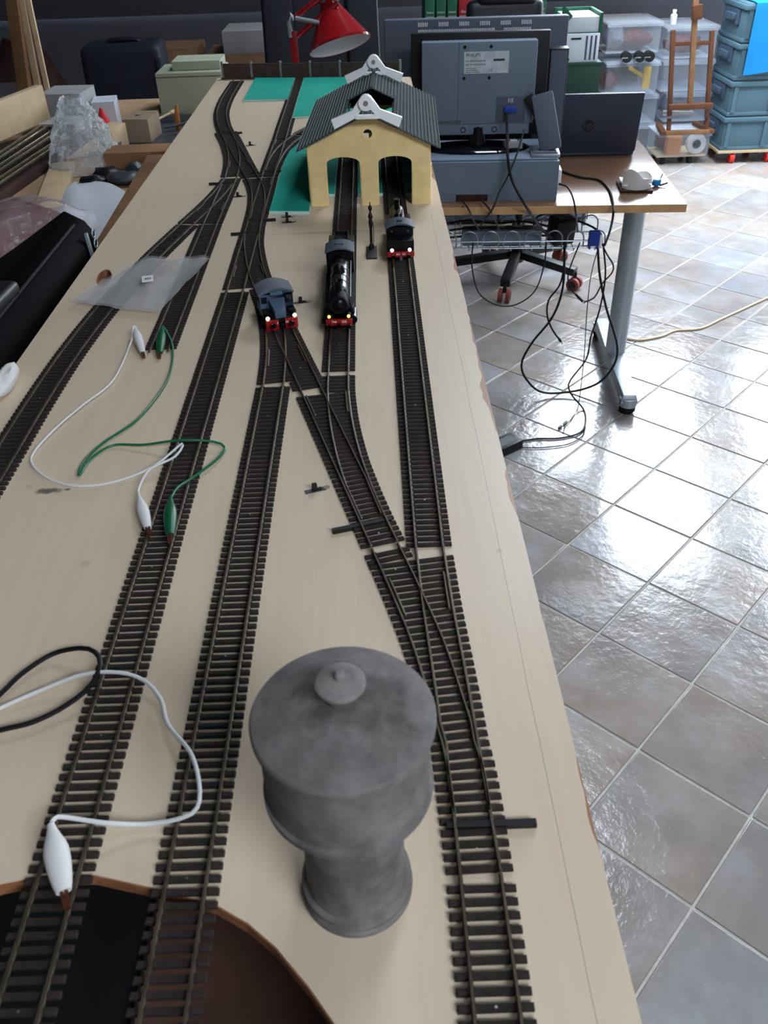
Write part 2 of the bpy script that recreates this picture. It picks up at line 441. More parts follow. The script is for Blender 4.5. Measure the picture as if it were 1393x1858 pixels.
struct('wall_left', MB().b2((X0 - .1, Y0, -.1), (X0, KNEE_Y, FLAT_Z + .1)), 'plaster', smooth=False)
wr_ = plate('wall_right', 'plaster', [(Y0, -.1), (KNEE_Y, -.1), (KNEE_Y, FLAT_Z + .1), (Y0, FLAT_Z + .1)], [[(SIDELIGHT[0], SIDELIGHT[2]), (SIDELIGHT[0], SIDELIGHT[3]), (SIDELIGHT[1], SIDELIGHT[3]), (SIDELIGHT[1], SIDELIGHT[2])]], .1, kind='structure')
wr_.matrix_world = Matrix(((0, 0, 1, X1 + .05), (1, 0, 0, 0), (0, 1, 0, 0), (0, 0, 0, 1)))
struct('wall_front', MB().b2((X0, Y0 - .1, -.1), (X1, Y0, FLAT_Z + .1)), 'plaster', smooth=False)
rect = lambda a, b, c, d: [(a, c), (b, c), (b, d), (a, d)]
cs = math.cos(ang)
sl = plate('ceiling_slope', 'plaster', rect(X0, X1, 0, (KNEE_Y - FLAT_Y) / cs), [rect(a, b, (KNEE_Y - d) / cs, (KNEE_Y - c) / cs)[::-1] for a, b, c, d in SKYLIGHTS], .08, kind='structure')
# plate lies in local xy with +y going up the slope away from the knee wall
sl.matrix_world = Matrix.Translation((0, KNEE_Y, KNEE_Z + .05)) @ Matrix(((1, 0, 0, 0), (0, -cs, -math.sin(ang), 0), (0, math.sin(ang), -cs, 0), (0, 0, 0, 1)))
plate('ceiling', 'plaster', rect(X0, X1, Y0, FLAT_Y), [rect(a, b, c, d)[::-1] for a, b, c, d in FLAT_FILL], .08, kind='structure', loc=(0, 0, FLAT_Z + .05))
def roof_window(n, fn, a, b, c, d):
    e = link('window_%d' % n, None, None, None, None, None, 'structure')
    for p, q in (((a, c), (b, c)), ((b, c), (b, d)), ((b, d), (a, d)), ((a, d), (a, c))):
        MB().bar(fn(*p), fn(*q), .06, .09).build('window_frame', 'pine', e, smooth=False)
n = 1
for a, b, c, d in SKYLIGHTS: roof_window(n, lambda x, y: slope_pt(x, y) + Vector((0, 0, .02)), a, b, c, d); n += 1
for a, b, c, d in FLAT_FILL: roof_window(n, lambda x, y: Vector((x, y, FLAT_Z + .02)), a, b, c, d); n += 1  # frames round the added fill openings
roof_window(n, lambda y, z: Vector((X1 + .02, y, z)), *SIDELIGHT)

# ------------------------------------------------------------------ layout board
ZB = 1.18
arc = [(.012, -.30), (.0115, .0), (.006, .06), (-.004, .10), (-.0257, .1429), (-.0363, .1569), (-.0506, .1729), (-.063, .1832), (-.0781, .1921), (-.108, .2010), (-.1341, .2078), (-.155, .2085), (-.1744, .2049), (-.205, .196), (-.25, .172), (-.29, .135), (-.333, .07)]
outline = [(.0905, -.30), (.0905, 2.022), (-.333, 2.085)] + [(x, y) for x, y in arc[::-1]]
hole = [(-.302 + .0085 * math.cos(t) - .004 * math.sin(t), .920 + .026 * math.sin(t)) for t in [2 * PI * k / 20 for k in range(20)]]
board = thing('layout_board', 'long pale plywood model railway baseboard with a curved cut-out', 'baseboard')
plate('board_top', 'plywood', outline, [hole[::-1]], .0076, board, loc=(0, 0, ZB - .0038))
mb = MB()                       # the sawn edge of the plywood, a hair proud of it
for i in range(len(arc) - 1):
    mb.bar((arc[i][0], arc[i][1], ZB - .0043), (arc[i + 1][0], arc[i + 1][1], ZB - .0043), .0012, .0070)
mb.build('sawn_edge', 'ply_edge', board, smooth=False)
mb = MB()
for i in range(20):
    p, q = hole[i], hole[(i + 1) % 20]; mb.bar((p[0], p[1], ZB - .0083), (q[0], q[1], ZB - .0083), .001, .0150)
mb.build('hole_rim', 'ply_edge', board, smooth=False)
mb = MB()
for i in range(20): pass
for x in (-.318, .076):
    MB().b2((x - .012, .30, ZB - .070), (x + .012, 2.0, ZB - .0077)).build('joist', 'brown_wood', board, smooth=False)
for y in (.50, 1.25, 1.96):
    MB().b2((-.306, y - .012, ZB - .070), (.064, y + .012, ZB - .0077)).build('crossbeam', 'brown_wood', board, smooth=False)
MB().b2((.02, -.3, ZB - .07), (.0885, .30, ZB - .0077)).build('joist', 'brown_wood', board, smooth=False)
for x, y in ((-.305, .55), (.062, .55), (-.305, 1.9), (.062, 1.9), (.05, -.25)):
    MB().b2((x - .02, y - .02, -.002), (x + .02, y + .02, ZB - .070)).build('leg', 'brown_wood', board, smooth=False)
MB().box((-.302, .92, ZB - .045), (.03, .07, .004)).build('hole_backing', 'dark_brown', board)
# what lies below the cut-out
sh = thing('lower_shelf', 'dark brown wooden shelf below the curved cut-out', 'shelf', (-.06, .0, ZB - .12))
MB().b2((-.078, -.30, -.012), (.150, .42, 0)).build('shelf_board', 'shelf_brown', sh, smooth=False)
MB().b2((-.078, .40, -.05), (.12, .42, .04)).build('back_strip', 'dark_brown', sh, smooth=False)
for x in (-.05, .12): MB().b2((x - .015, .30, -(ZB - .12) + .0), (x + .015, .33, -.012)).build('leg', 'dark_brown', sh, smooth=False)
bx = thing('dark_filler_box', 'black box added for the darkness under the cut-out beside the brown shelf', 'box', (-.26, .1, 0))  # added block, stands in for the deep shade below the board
MB().b2((-.17, -.35, .0), (.115, .35, 1.03)).build('body', 'black_plastic', bx, bevel=.01)
MB().b2((-.175, -.355, 1.03), (.118, .355, 1.05)).build('lid', 'rubber', bx, bevel=.006)

# ------------------------------------------------------------------ railway track
G = .00875                      # half distance between the rails
SL, SW, SH = .0295, .0029, .0022
smb = MB(); w2 = SL / 2
smb.add([(-w2, -SW / 2, 0), (w2, -SW / 2, 0), (w2, SW / 2, 0), (-w2, SW / 2, 0), (-w2, -SW / 2, SH * .75), (w2, -SW / 2, SH * .75), (w2, SW / 2, SH * .75), (-w2, SW / 2, SH * .75),
         (-w2 + .0004, -SW * .36, SH), (w2 - .0004, -SW * .36, SH), (w2 - .0004, SW * .36, SH), (-w2 + .0004, SW * .36, SH)],
        [(3, 2, 1, 0), (8, 9, 10, 11), (0, 1, 5, 4), (1, 2, 6, 5), (2, 3, 7, 6), (3, 0, 4, 7), (4, 5, 9, 8), (5, 6, 10, 9), (6, 7, 11, 10), (7, 4, 8, 11)])
plain_v, plain_f = list(smb.v), list(smb.f)
for sg in (-1, 1):
    for q in (-1, 1): smb.box((sg * G + q * .0013, 0, SH + .0003), (.0009, .0024, .0008))
SLEEPER = smb.mesh('sleeper', 'sleeper', smooth=False)
PLAIN = MB().add(plain_v, plain_f).mesh('sleeper', 'sleeper', smooth=False)
pm = MB(); pm.cyl((0, 0, SH - .0002), (0, 0, SH + .00025), .00055, 8); PIN = pm.mesh('track_pin', 'nail')
def offs(P, d):
    out = []
    for i, p in enumerate(P):
        t = (P[min(i + 1, len(P) - 1)] - P[max(i - 1, 0)]).normalized(); out.append(p + Vector((-t.y, t.x, 0)) * d)
    return out
def rail(P, parent, name='rail', head=.0010, ext=.0028):
    P = [P[0] - (P[1] - P[0]).normalized() * ext] + P + [P[-1] + (P[-1] - P[-2]).normalized() * ext]
    n = len(P); mb = MB()
    prof = [(-.0010, SH - .0001), (.0010, SH - .0001), (.0010, SH + .0004), (head * .35, SH + .0007), (head * .35, SH + .0012), (head / 2, SH + .0014), (head / 2, SH + .0021), (-head / 2, SH + .0021), (-head / 2, SH + .0014), (-head * .35, SH + .0012), (-head * .35, SH + .0007), (-.0010, SH + .0004)]
    k = len(prof); vs = []
    for i, p in enumerate(P):
        t = (P[min(i + 1, n - 1)] - P[max(i - 1, 0)]).normalized(); nn = Vector((-t.y, t.x, 0))
        vs += [p + nn * a + Vector((0, 0, b)) for a, b in prof]
    fs = [(i * k + j, i * k + (j + 1) % k, (i + 1) * k + (j + 1) % k, (i + 1) * k + j) for i in range(n - 1) for j in range(k)]
    fs += [tuple(range(k))[::-1], tuple((n - 1) * k + j for j in range(k))]
    mb.add(vs, fs); return mb.build(name, 'rail', parent, smooth=False)
NEAR = .97
class Sleepers:
    def __init__(s, root): s.root = root; s.far = MB()
    def put(s, p, ang, L=SL, wy=None):
        if (wy if wy is not None else 0) < NEAR:
            o = link('sleeper', SLEEPER if abs(L - SL) < 1e-6 else PLAIN, s.root); o.location = p; o.rotation_euler = (0, 0, ang)
            if abs(L - SL) > 1e-6: o.scale = (L / SL, 1, 1)
        else: s.far.box(p + Vector((0, 0, SH / 2)), (L, SW, SH), ang)
    def done(s):
        if s.far.v: s.far.build('sleeper', 'sleeper', s.root, smooth=False, kind='stuff')
def xyz(pts): return [Vector((x, y, 0)) for x, y in pts]
def flex(pts, label, pins=(), gap0=0, pitch=.0060):
    P = smooth(xyz(pts), .012); o = P[0].copy(); P = [p - o for p in P]
    root = thing('track_section', label, 'railway track', (o.x, o.y, ZB))
    for d in (G, -G): rail(offs(P, d), root)
    S_ = Sleepers(root); Q = resample(P, pitch / 2); cnt = 0
    for i in range(1, len(Q) - 1, 2):
        t = (Q[i + 1] - Q[i - 1]).normalized(); a = math.atan2(t.y, t.x) - PI / 2
        S_.put(Q[i], a + random.uniform(-.006, .006), SL, Q[i].y + o.y); cnt += 1
        if cnt % 22 == 9 and Q[i].y + o.y < 1.1:
            q = link('track_pin', PIN, root); q.location = Q[i]
    S_.done(); return root
def turnout(A, B, label, lever=None, lever_at=.02, side=1, pitch=.0060):
    PA = resample(smooth(xyz(A), .006), .003); PB = resample(smooth(xyz(B), .006), .003); o = PA[0].copy()
    PA = [p - o for p in PA]; PB = [p - o for p in PB]
    k = min(len(PA), len(PB)) - 1
    d = (PA[k] - PA[0]).cross(PB[k] - PA[0]).z
    if d > 0: PA, PB = PB, PA               # A is the leg on the left when leaving the toe
    root = thing('turnout', label, 'railway turnout', (o.x, o.y, ZB))
    rail(offs(PA, G), root, 'stock_rail'); rail(offs(PB, -G), root, 'stock_rail')
    sep = [(PA[i] - PB[i]).length for i in range(min(len(PA), len(PB)))]
    i0 = 10
    fr = next((i for i, s in enumerate(sep) if s > 2 * G - .0005), len(sep) - 6)
    def blade(P, sg):
        out = []
        for i, p in enumerate(P):
            t_ = (P[min(i + 1, len(P) - 1)] - P[max(i - 1, 0)]).normalized(); sp = sep[min(i, len(sep) - 1)]
            out.append(p + Vector((-t_.y, t_.x, 0)) * sg * (G - max(0, .0017 - sp)))
        return out[i0:]
    rail(blade(PB, 1), root, 'switch_rail', .0008); rail(blade(PA, -1), root, 'switch_rail', .0008)
    for P, sg in ((PA, 1), (PB, -1)):
        lo, hi = max(2, fr - 6), min(len(P) - 1, fr + 6)
        rail(offs(P, sg * (G - .0022))[lo:hi], root, 'check_rail', .0008, 0)
    S_ = Sleepers(root); st = pitch / .003; i = .8
    while i < max(len(PA), len(PB)) - 1:
        j = int(i); ja, jb = min(j, len(PA) - 2), min(j, len(PB) - 2)
        pa, pb = PA[ja], PB[jb]; ta = (PA[ja + 1] - PA[ja]).normalized(); tb = (PB[jb + 1] - PB[jb]).normalized()
        s = (pa - pb).length
        if j >= len(PA) - 1 or j >= len(PB) - 1:
            pq, tq = (pa, ta) if j < len(PA) - 1 else (pb, tb)
            if (s > .012): S_.put(pq, math.atan2(tq.y, tq.x) - PI / 2, SL, pq.y + o.y)
        elif s < .0285 or j < fr:
            t = (ta + tb).normalized(); S_.put((pa + pb) / 2, math.atan2(t.y, t.x) - PI / 2, SL + s, (pa.y + pb.y) / 2 + o.y)
        else:
            if j < len(PA) - 1: S_.put(pa, math.atan2(ta.y, ta.x) - PI / 2, SL, pa.y + o.y)
            if j < len(PB) - 1: S_.put(pb, math.atan2(tb.y, tb.x) - PI / 2, SL, pb.y + o.y)
        i += st
    S_.done()
    for q in (3, fr + 8):
        if q < len(PA) and PA[q].y + o.y < 1.1: link('track_pin', PIN, root).location = PA[q]
    j = max(2, i0 - 3); t = (PA[j + 1] - PA[j]).normalized(); nn = Vector((-t.y, t.x, 0)) * side
    c = PA[j] + Vector((0, 0, .0016))
    MB().bar(c - nn * .0125, c + nn * (.0145 + lever_at), .0032, .0030).build('tie_bar', 'tie_black', root, smooth=False)
    return root
D = lambda y: -.0003 - .2717 * (y - .4274)
flex([(-.2362, 1.0860), (-.2544, .99), (-.2675, .905), (-.2782, .832), (-.286, .735), (-.2888, .645), (-.289, .55), (-.289, .36)], 'curved track along the left board edge running under the clear bag')
flex([(-.2067, 1.085), (-.205, .92), (-.2032, .726)], 'short dead-end track that stops beside the green clip')
flex([(-.149, .8615), (-.1487, .45), (-.148, .02)], 'long straight track the green clip lies on, crossing the cut-out')
flex([(-.0912, .650), (-.0915, .40), (-.0915, .02)], 'straight track from the blue locomotive turnout past the water tower')
flex([(.0361, .197), (.0362, -.20)], 'short straight track between water tower and right board edge')
flex([(.0284, .4255), (.0286, .70), (.0290, .95), (.0290, 1.435)], 'straight track leading into the right shed door')
flex([(-.0357, .674), (-.0360, .85), (-.0362, 1.435)], 'straight track leading into the left shed door')
flex([(-.2836, 2.035), (-.2842, 1.93), (-.2836, 1.84), (-.2775, 1.7313), (-.2630, 1.635), (-.2497, 1.574)], 'curving track that ends at the fence on the far left corner')
flex([(-.1500, 1.512), (-.1502, 1.65), (-.1490, 2.035)], 'straight track between the two far teal sheets')
flex([(-.1188, 1.5388), (-.100, 1.583), (-.075, 1.625), (-.040, 1.662)], 'curved track disappearing behind the engine shed')
turnout([(.0361, .203), (.0346, .247), (.0324, .31), (.0299, .365), (.0288, .4075), (.0285, .4215)],
        [(.0361, .203), (.0352, .255), (.0300, .292), (.0224, .3376), (.0120, .3810), (.0002, .4250)], 'turnout beside the water tower with its lever to the board edge', side=-1, lever_at=.014)
turnout([(D(.4325), .4325), (D(.50), .50), (D(.58), .58), (D(.6355), .6355)],
        [(D(.4325), .4325), (-.0098, .4630), (-.0189, .503), (-.0256, .5385), (-.0316, .584), (-.0350, .631), (-.0357, .669)], 'turnout between the track to the left shed door and the blue locomotive', side=1, lever_at=.014)
turnout([(D(.867), .867), (D(.80), .80), (D(.72), .72), (D(.641), .641)],
        [(D(.867), .867), (-.1080, .817), (-.0990, .764), (-.0935, .71), (-.0912, .655)], 'turnout under the small blue locomotive', side=1, lever_at=.012)
turnout([(-.1505, 1.067), (-.1502, .99), (-.1490, .867)],
        [(-.1505, 1.067), (-.1470, 1.0123), (-.1398, .9607), (-.1310, .913), (D(.874), .874)], 'turnout with its lever to the left, just behind the blue locomotive', side=-1, lever_at=.012)
turnout([(-.1507, 1.073), (-.1512, 1.18), (-.1517, 1.291)],
        [(-.1507, 1.073), (-.1523, 1.14), (-.1580, 1.207), (-.1683, 1.2628), (-.1742, 1.284)], 'turnout beside the teal sheet in front of the shed', side=-1, lever_at=.012)
turnout([(-.2497, 1.571), (-.2450, 1.555), (-.1890, 1.340), (-.1752, 1.288)],
        [(-.2497, 1.571), (-.2310, 1.495), (-.2165, 1.4147), (-.2095, 1.355), (-.2057, 1.291)], 'turnout halfway to the fence with a lever on its right', side=1, lever_at=.012)
turnout([(-.2055, 1.285), (-.2062, 1.20), (-.2067, 1.089)],
        [(-.2055, 1.285), (-.2130, 1.2137), (-.2240, 1.150), (-.2362, 1.0895)], 'turnout splitting towards the clear bag, lever to the left', side=-1, lever_at=.014)
turnout([(-.1518, 1.297), (-.1510, 1.40), (-.1500, 1.508)],
        [(-.1518, 1.297), (-.1503, 1.36), (-.1440, 1.435), (-.1332, 1.4885), (-.1190, 1.5360)], 'turnout whose curved leg bends behind the shed', side=-1, lever_at=.004)

# ------------------------------------------------------------------ water tower
wt = thing('water_tower', 'grey weathered model water tower standing between the tracks', 'water tower', (-.0172, .1990, ZB))
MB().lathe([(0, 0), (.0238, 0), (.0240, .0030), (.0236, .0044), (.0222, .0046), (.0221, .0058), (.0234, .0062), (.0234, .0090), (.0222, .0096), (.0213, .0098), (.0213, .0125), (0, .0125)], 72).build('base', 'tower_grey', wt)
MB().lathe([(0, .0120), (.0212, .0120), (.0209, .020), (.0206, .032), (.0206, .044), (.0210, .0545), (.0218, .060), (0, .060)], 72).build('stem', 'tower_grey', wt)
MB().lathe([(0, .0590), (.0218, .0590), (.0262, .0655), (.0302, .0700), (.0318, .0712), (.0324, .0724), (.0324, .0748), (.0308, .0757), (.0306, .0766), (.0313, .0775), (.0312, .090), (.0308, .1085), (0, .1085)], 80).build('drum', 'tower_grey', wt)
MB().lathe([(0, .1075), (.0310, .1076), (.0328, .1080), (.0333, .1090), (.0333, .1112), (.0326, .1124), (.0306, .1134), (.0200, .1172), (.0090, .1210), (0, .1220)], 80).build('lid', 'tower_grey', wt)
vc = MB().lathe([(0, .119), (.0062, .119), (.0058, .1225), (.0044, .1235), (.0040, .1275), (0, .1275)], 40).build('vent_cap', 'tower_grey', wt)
mb = MB().lathe([(0, .1268), (.0080, .1268), (.0089, .1276), (.0089, .1288), (.0082, .1293), (.0040, .1306), (.0020, .1310), (.0020, .1326), (.0013, .1338), (0, .1340)], 40)
for k in range(4): mb.box((.0045 * math.cos(k * PI / 2 + .5), .0045 * math.sin(k * PI / 2 + .5), .1253), (.0012, .0012, .0026))
mb.build('vent_hat', 'tower_light', vc)
for q in list(wt.children) + list(vc.children): q.data.set_sharp_from_angle(angle=R(17))

# ------------------------------------------------------------------ engine shed
es = thing('engine_shed', 'yellow two-door engine shed with dark grey pitched roof', 'engine shed', (-.0035, 1.1475, ZB), R(-2.5))
def arch(x0, x1, zs, zt, n=10):
    xc = (x0 + x1) / 2; hw = (x1 - x0) / 2; h = zt - zs
    return [(x0, 0)] + [(xc - hw * math.cos(PI * k / n), zs + h * math.sin(PI * k / n)) for k in range(n + 1)] + [(x1, 0)]
W2, EA, AP = .0785, .0750, .1105
dl = arch(-.0545, -.0118, .0535, .0610); dr = arch(.0122, .0550, .0535, .0610)
circ = lambda x, z, r, n=24: [(x + r * math.cos(2 * PI * k / n), z + r * math.sin(2 * PI * k / n)) for k in range(n)]
prof = [(-W2, 0)] + dl + dr + [(W2, 0), (W2, EA), (0, AP), (-W2, EA)]
fwall = plate('front_wall', 'ochre', prof, [circ(0, .0885, .0055)[::-1]], .0024, es, 'Y')
plate('back_wall', 'ochre', prof, [circ(0, .0885, .0055)[::-1]], .0024, es, 'Y', loc=(0, .286, 0))
plate('window_ring', 'ochre', circ(0, .0885, .0080), [circ(0, .0885, .0055)[::-1]], .0010, fwall, 'Y', loc=(0, -.0015, 0))
for x in (-.0665, -.0, .0668): MB().b2((x - .0108, -.0022, 0), (x + .0108, -.0011, .0520)).build('pilaster', 'ochre', fwall, smooth=False)
for sg in (-1, 1):
    MB().b2((sg * W2 - .0012, .001, 0), (sg * W2 + .0012, .286, EA)).build('side_wall', 'ochre', es, smooth=False)
sa = math.atan2(AP - EA + .0012, W2); NC = 20; RW = .0905 / math.cos(sa); cw = RW / NC
for sg in (-1, 1):
    rf = link('roof_slope', None, es); rf.location = (0, 0, AP + .0028)
    for k in range(NC):
        u0, u1 = k * cw, (k + 1) * cw + .0012
        spans = [(-.010, .296)] if k >= 7 else [(-.010, .030), (.150, .296)]
        for y0, y1 in spans:
            mb = MB(); vs = []
            for u, z in ((u0, .0002), (u1, .0010)):
                for zz in (z, z - .0011):
                    for y in (y0, y1): vs.append((sg * (u * math.cos(sa) + zz * math.sin(sa)), y, -u * math.sin(sa) + zz * math.cos(sa)))
            mb.add(vs, [(0, 1, 5, 4), (2, 6, 7, 3), (0, 4, 6, 2), (1, 3, 7, 5), (4, 5, 7, 6), (0, 2, 3, 1)])
            mb.build('slate_course', 'slate', rf, smooth=False)
            u = u1 - .0008; zz = .0017
            MB().bar((sg * (u * math.cos(sa) + zz * math.sin(sa)), y0, -u * math.sin(sa) + zz * math.cos(sa)), (sg * (u * math.cos(sa) + zz * math.sin(sa)), y1, -u * math.sin(sa) + zz * math.cos(sa)), .0006, .0008).build('batten', 'slate_rib_glint', rf, smooth=False)
for sg in (-1, 1): MB().b2((sg * (W2 - .0022) - .0008, .004, .0045), (sg * (W2 - .0022) + .0008, .282, EA - .002)).build('wall_lining', 'tie_black', es, smooth=False)  # black sheets that paint in the dark of the shed interior
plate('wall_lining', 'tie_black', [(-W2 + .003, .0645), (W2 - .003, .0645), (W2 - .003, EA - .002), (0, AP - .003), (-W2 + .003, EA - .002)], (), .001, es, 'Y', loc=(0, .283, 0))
MB().bar((0, .150, AP + .0036), (0, .296, AP + .0036), .005, .0012).build('ridge_cap', 'slate', es, smooth=False)
for x in (-.030, .030): MB().bar((x, .030, AP - .017), (x, .150, AP - .017), .0015, .004).build('opening_frame', 'tie_black', es, smooth=False)
MB().bar((-.06, .09, EA - .004), (.06, .09, EA - .004), .004, .004).build('roof_truss', 'tie_black', es, smooth=False)
for i, (dy, lab) in enumerate(((-.020, 'white plastic hinged clip on the front of the shed ridge'), (.264, 'white plastic hinged clip on the far end of the shed ridge'))):
    cl = thing('ridge_clip', lab, 'clip', es.matrix_basis @ Vector((0, dy, AP)), R(-2.5), 'clips astride the shed ridge')
    for sg in (-1, 1):
        hub = [(.0092 * math.cos(a), .0175 + .0092 * math.sin(a)) for a in [R(d) for d in range(-10, 191, 20)]]
        arm = [(-.0092, .0150)] + [(sg * x if sg > 0 else x, z) for x, z in ()]
        if sg > 0:
            poly = [(-.004, .0255), (.003, .0262), (.0088, .0205), (.0170, .0092), (.0440, -.0005), (.0400, -.0118), (.0135, .0005), (.0060, .0090), (-.003, .0100)]
        else:
            poly = [(.004, .0255), (-.003, .0262), (-.0088, .0205), (-.0170, .0092), (-.0440, -.0005), (-.0400, -.0118), (-.0135, .0005), (-.0060, .0090), (.003, .0100)]
        plate('arm', 'white_plastic', poly, (), .006, cl, 'Y', loc=(0, .001 * sg + .004, 0))
    MB().cyl((0, -.0035, .0175), (0, .008, .0175), .0088, 28).build('hub', 'white_plastic', cl)
    MB().cyl((0, -.0044, .0175), (0, -.0030, .0175), .0030, 16).build('screw', 'nail', cl)
    MB().bar((-.014, .004, .001), (.016, .004, .001), .010, .004).build('pad', 'white_plastic', cl, bevel=.001)

# teal foam sheets
def sheet(poly, label):
    r = thing('foam_sheet', label, 'foam sheet', (0, 0, ZB))
    MB().prism(poly, .0, .0034).build('foam_core', 'foam_edge', r, smooth=False)
    c = Vector((sum(p[0] for p in poly) / len(poly), sum(p[1] for p in poly) / len(poly)))
    MB().prism([(c.x + (x - c.x) * .992, c.y + (y - c.y) * .992) for x, y in poly], .0034, .0040).build('top_face', 'teal', r, smooth=False)
sheet([(-.2470, 1.826), (-.1590, 1.820), (-.1590, 2.040), (-.2470, 2.060)], 'teal foam sheet against the fence between the two far tracks')
sheet([(-.1405, 1.662), (.0700, 1.690), (.0700, 2.015), (-.1405, 2.040)], 'large teal foam sheet behind the engine shed')
sheet([(-.1355, 1.123), (-.0830, 1.116), (-.0870, 1.470), (-.1050, 1.505), (-.1180, 1.470), (-.1290, 1.425), (-.1340, 1.36)], 'teal foam sheet along the left side of the shed')
sheet([(-.0795, 1.190), (-.0515, 1.188), (-.0515, 1.42), (-.0740, 1.42)], 'teal foam strip inside the shed, left of the left track')
sheet([(-.0205, 1.186), (.0138, 1.184), (.0138, 1.42), (-.0205, 1.42)], 'teal foam strip inside the shed between both tracks')
sheet([(.0445, 1.182), (.0700, 1.180), (.0760, 1.41), (.0445, 1.41)], 'teal foam strip inside the shed, right of the right track')

# fence at the far end of the board
fa, fb = Vector((-.318, 2.072, ZB)), Vector((.068, 2.018, ZB)); fd = (fb - fa); fl = fd.length; frz = math.atan2(fd.y, fd.x)
fe = thing('model_fence', 'low brown panelled model fence at the far board end', 'fence', fa, frz)
MB().b2((-.004, -.004, 0), (fl + .004, .006, .003)).build('plinth', 'fence_brown', fe, smooth=False)
npan = 6
for k in range(npan):
    a, b = fl * k / npan, fl * (k + 1) / npan
    MB().b2((a + .001, -.001, .003), (b - .001, .001, .0305)).build('panel', 'fence_brown', fe, smooth=False)
for k in range(npan + 1):
    a = fl * k / npan; MB().b2((a - .0022, -.0022, 0), (a + .0022, .0022, .0345)).build('post', 'post_grey', fe, smooth=False)

# ------------------------------------------------------------------ locomotives (front looks down local -y)
def wheels(root, ys, r, x=.0078):
    for y in ys:
        for sg in (-1, 1): MB().cyl((sg * (x - .0014), y, r), (sg * (x + .0014), y, r), r, 20).build('wheel', 'loco_dark', root)
def arched(mb, hw, y0, y1, z0, rise, th, n=10):
    vs = []
    for y in (y0, y1):
        for k in range(n + 1):
            u = -1 + 2 * k / n; vs.append((u * hw, y, z0 + rise * (1 - u * u)))
        for k in range(n + 1):
            u = 1 - 2 * k / n; vs.append((u * hw, y, z0 - th + rise * (1 - u * u) * .9))
    m_ = 2 * (n + 1)
    return mb.add(vs, [tuple(range(m_)), tuple(range(2 * m_ - 1, m_ - 1, -1))] + [(i, (i + 1) % m_, m_ + (i + 1) % m_, m_ + i) for i in range(m_)])
RT = SH + .0021
y1 = .7615
b = thing('diesel_shunter', 'small blue-grey diesel locomotive with red buffer beam', 'model locomotive', (D(y1), y1, ZB + RT), R(15.2) )
MB().b2((-.0145, .001, .0060), (.0145, .064, .0095)).build('frame', 'loco_dark', b, bevel=.0006)
MB().b2((-.0125, .003, .002), (.0125, .062, .0061)).build('underframe', 'loco_black', b, bevel=.0006)
wheels(b, (.014, .048), .0060)
cab = MB().b2((-.0162, .0200, .0060), (.0162, .0430, .0268)); arched(cab, .0162, .0200, .0430, .0268, .0044, .0010); cab.build('cab', 'loco_blue', b, bevel=.0005)
arched(MB(), .0174, .0186, .0446, .0278, .0058, .0014).build('cab_roof', 'loco_blue_roof', b)
for y0, y1_, nm in ((.0202, .0020, 'bonnet'), (.0428, .0620, 'rear_bonnet')):
    MB().add([(-.0080, y0, .0090), (.0080, y0, .0090), (.0080, y0, .0225), (-.0080, y0, .0225), (-.0052, y1_, .0090), (.0052, y1_, .0090), (.0052, y1_, .0165), (-.0052, y1_, .0165)],
             [(0, 1, 2, 3), (7, 6, 5, 4), (0, 4, 5, 1), (1, 5, 6, 2), (2, 6, 7, 3), (3, 7, 4, 0)]).build(nm, 'loco_blue', b, bevel=.0006)
MB().b2((-.0060, .0170, .0262), (.0060, .0204, .0296)).build('headboard', 'loco_blue', b, bevel=.0006)
for sg in (-1, 1):
    MB().b2((sg * .0120 - .0027, .0194, .0185), (sg * .0120 + .0027, .0203, .0245)).build('window', 'window_dark', b, smooth=False)
    MB().b2((sg * .0163 - .0003, .0255, .0175), (sg * .0163 + .0003, .0375, .0250)).build('window', 'window_dark', b, smooth=False)
    bb = MB().b2((sg * .0092 - .0062, -.0010, -.0010), (sg * .0092 + .0062, .0020, .0090)).build('buffer_beam', 'loco_red', b, bevel=.0005)
    MB().cyl((sg * .0088, -.0060, .0060), (sg * .0088, -.0010, .0060), .0013, 12).cyl((sg * .0088, -.0068, .0060), (sg * .0088, -.0058, .0060), .0024, 16).build('buffer', 'loco_black', bb)
    lh = MB().cyl((sg * .0130, .0005, .0112), (sg * .0130, .0050, .0112), .0022, 16).build('headlight', 'loco_dark', b)
    MB().lathe([(0, -.0010), (.0012, -.0008), (.0019, .0002), (.0019, .0012), (0, .0012)], 14, (sg * .0130, .0002, .0112), Matrix.Rotation(-PI / 2, 3, 'X')).build('lens', 'lamp_warm', lh)
    MB().b2((sg * .0125 - .0035, .008, .0094), (sg * .0125 + .0035, .0200, .0135)).build('fuel_tank', 'loco_black', b, bevel=.0005)
for x in (-.0042, .0042, .0056): MB().b2((x - .0003, -.0013, .0052), (x + .0003, -.0009, .0074)).build('white_mark', 'letter_white', b, smooth=False)
MB().b2((-.0016, -.0060, .0030), (.0016, .0020, .0060)).build('coupling', 'loco_black', b, bevel=.0004)
bpy.context.view_layer.update()
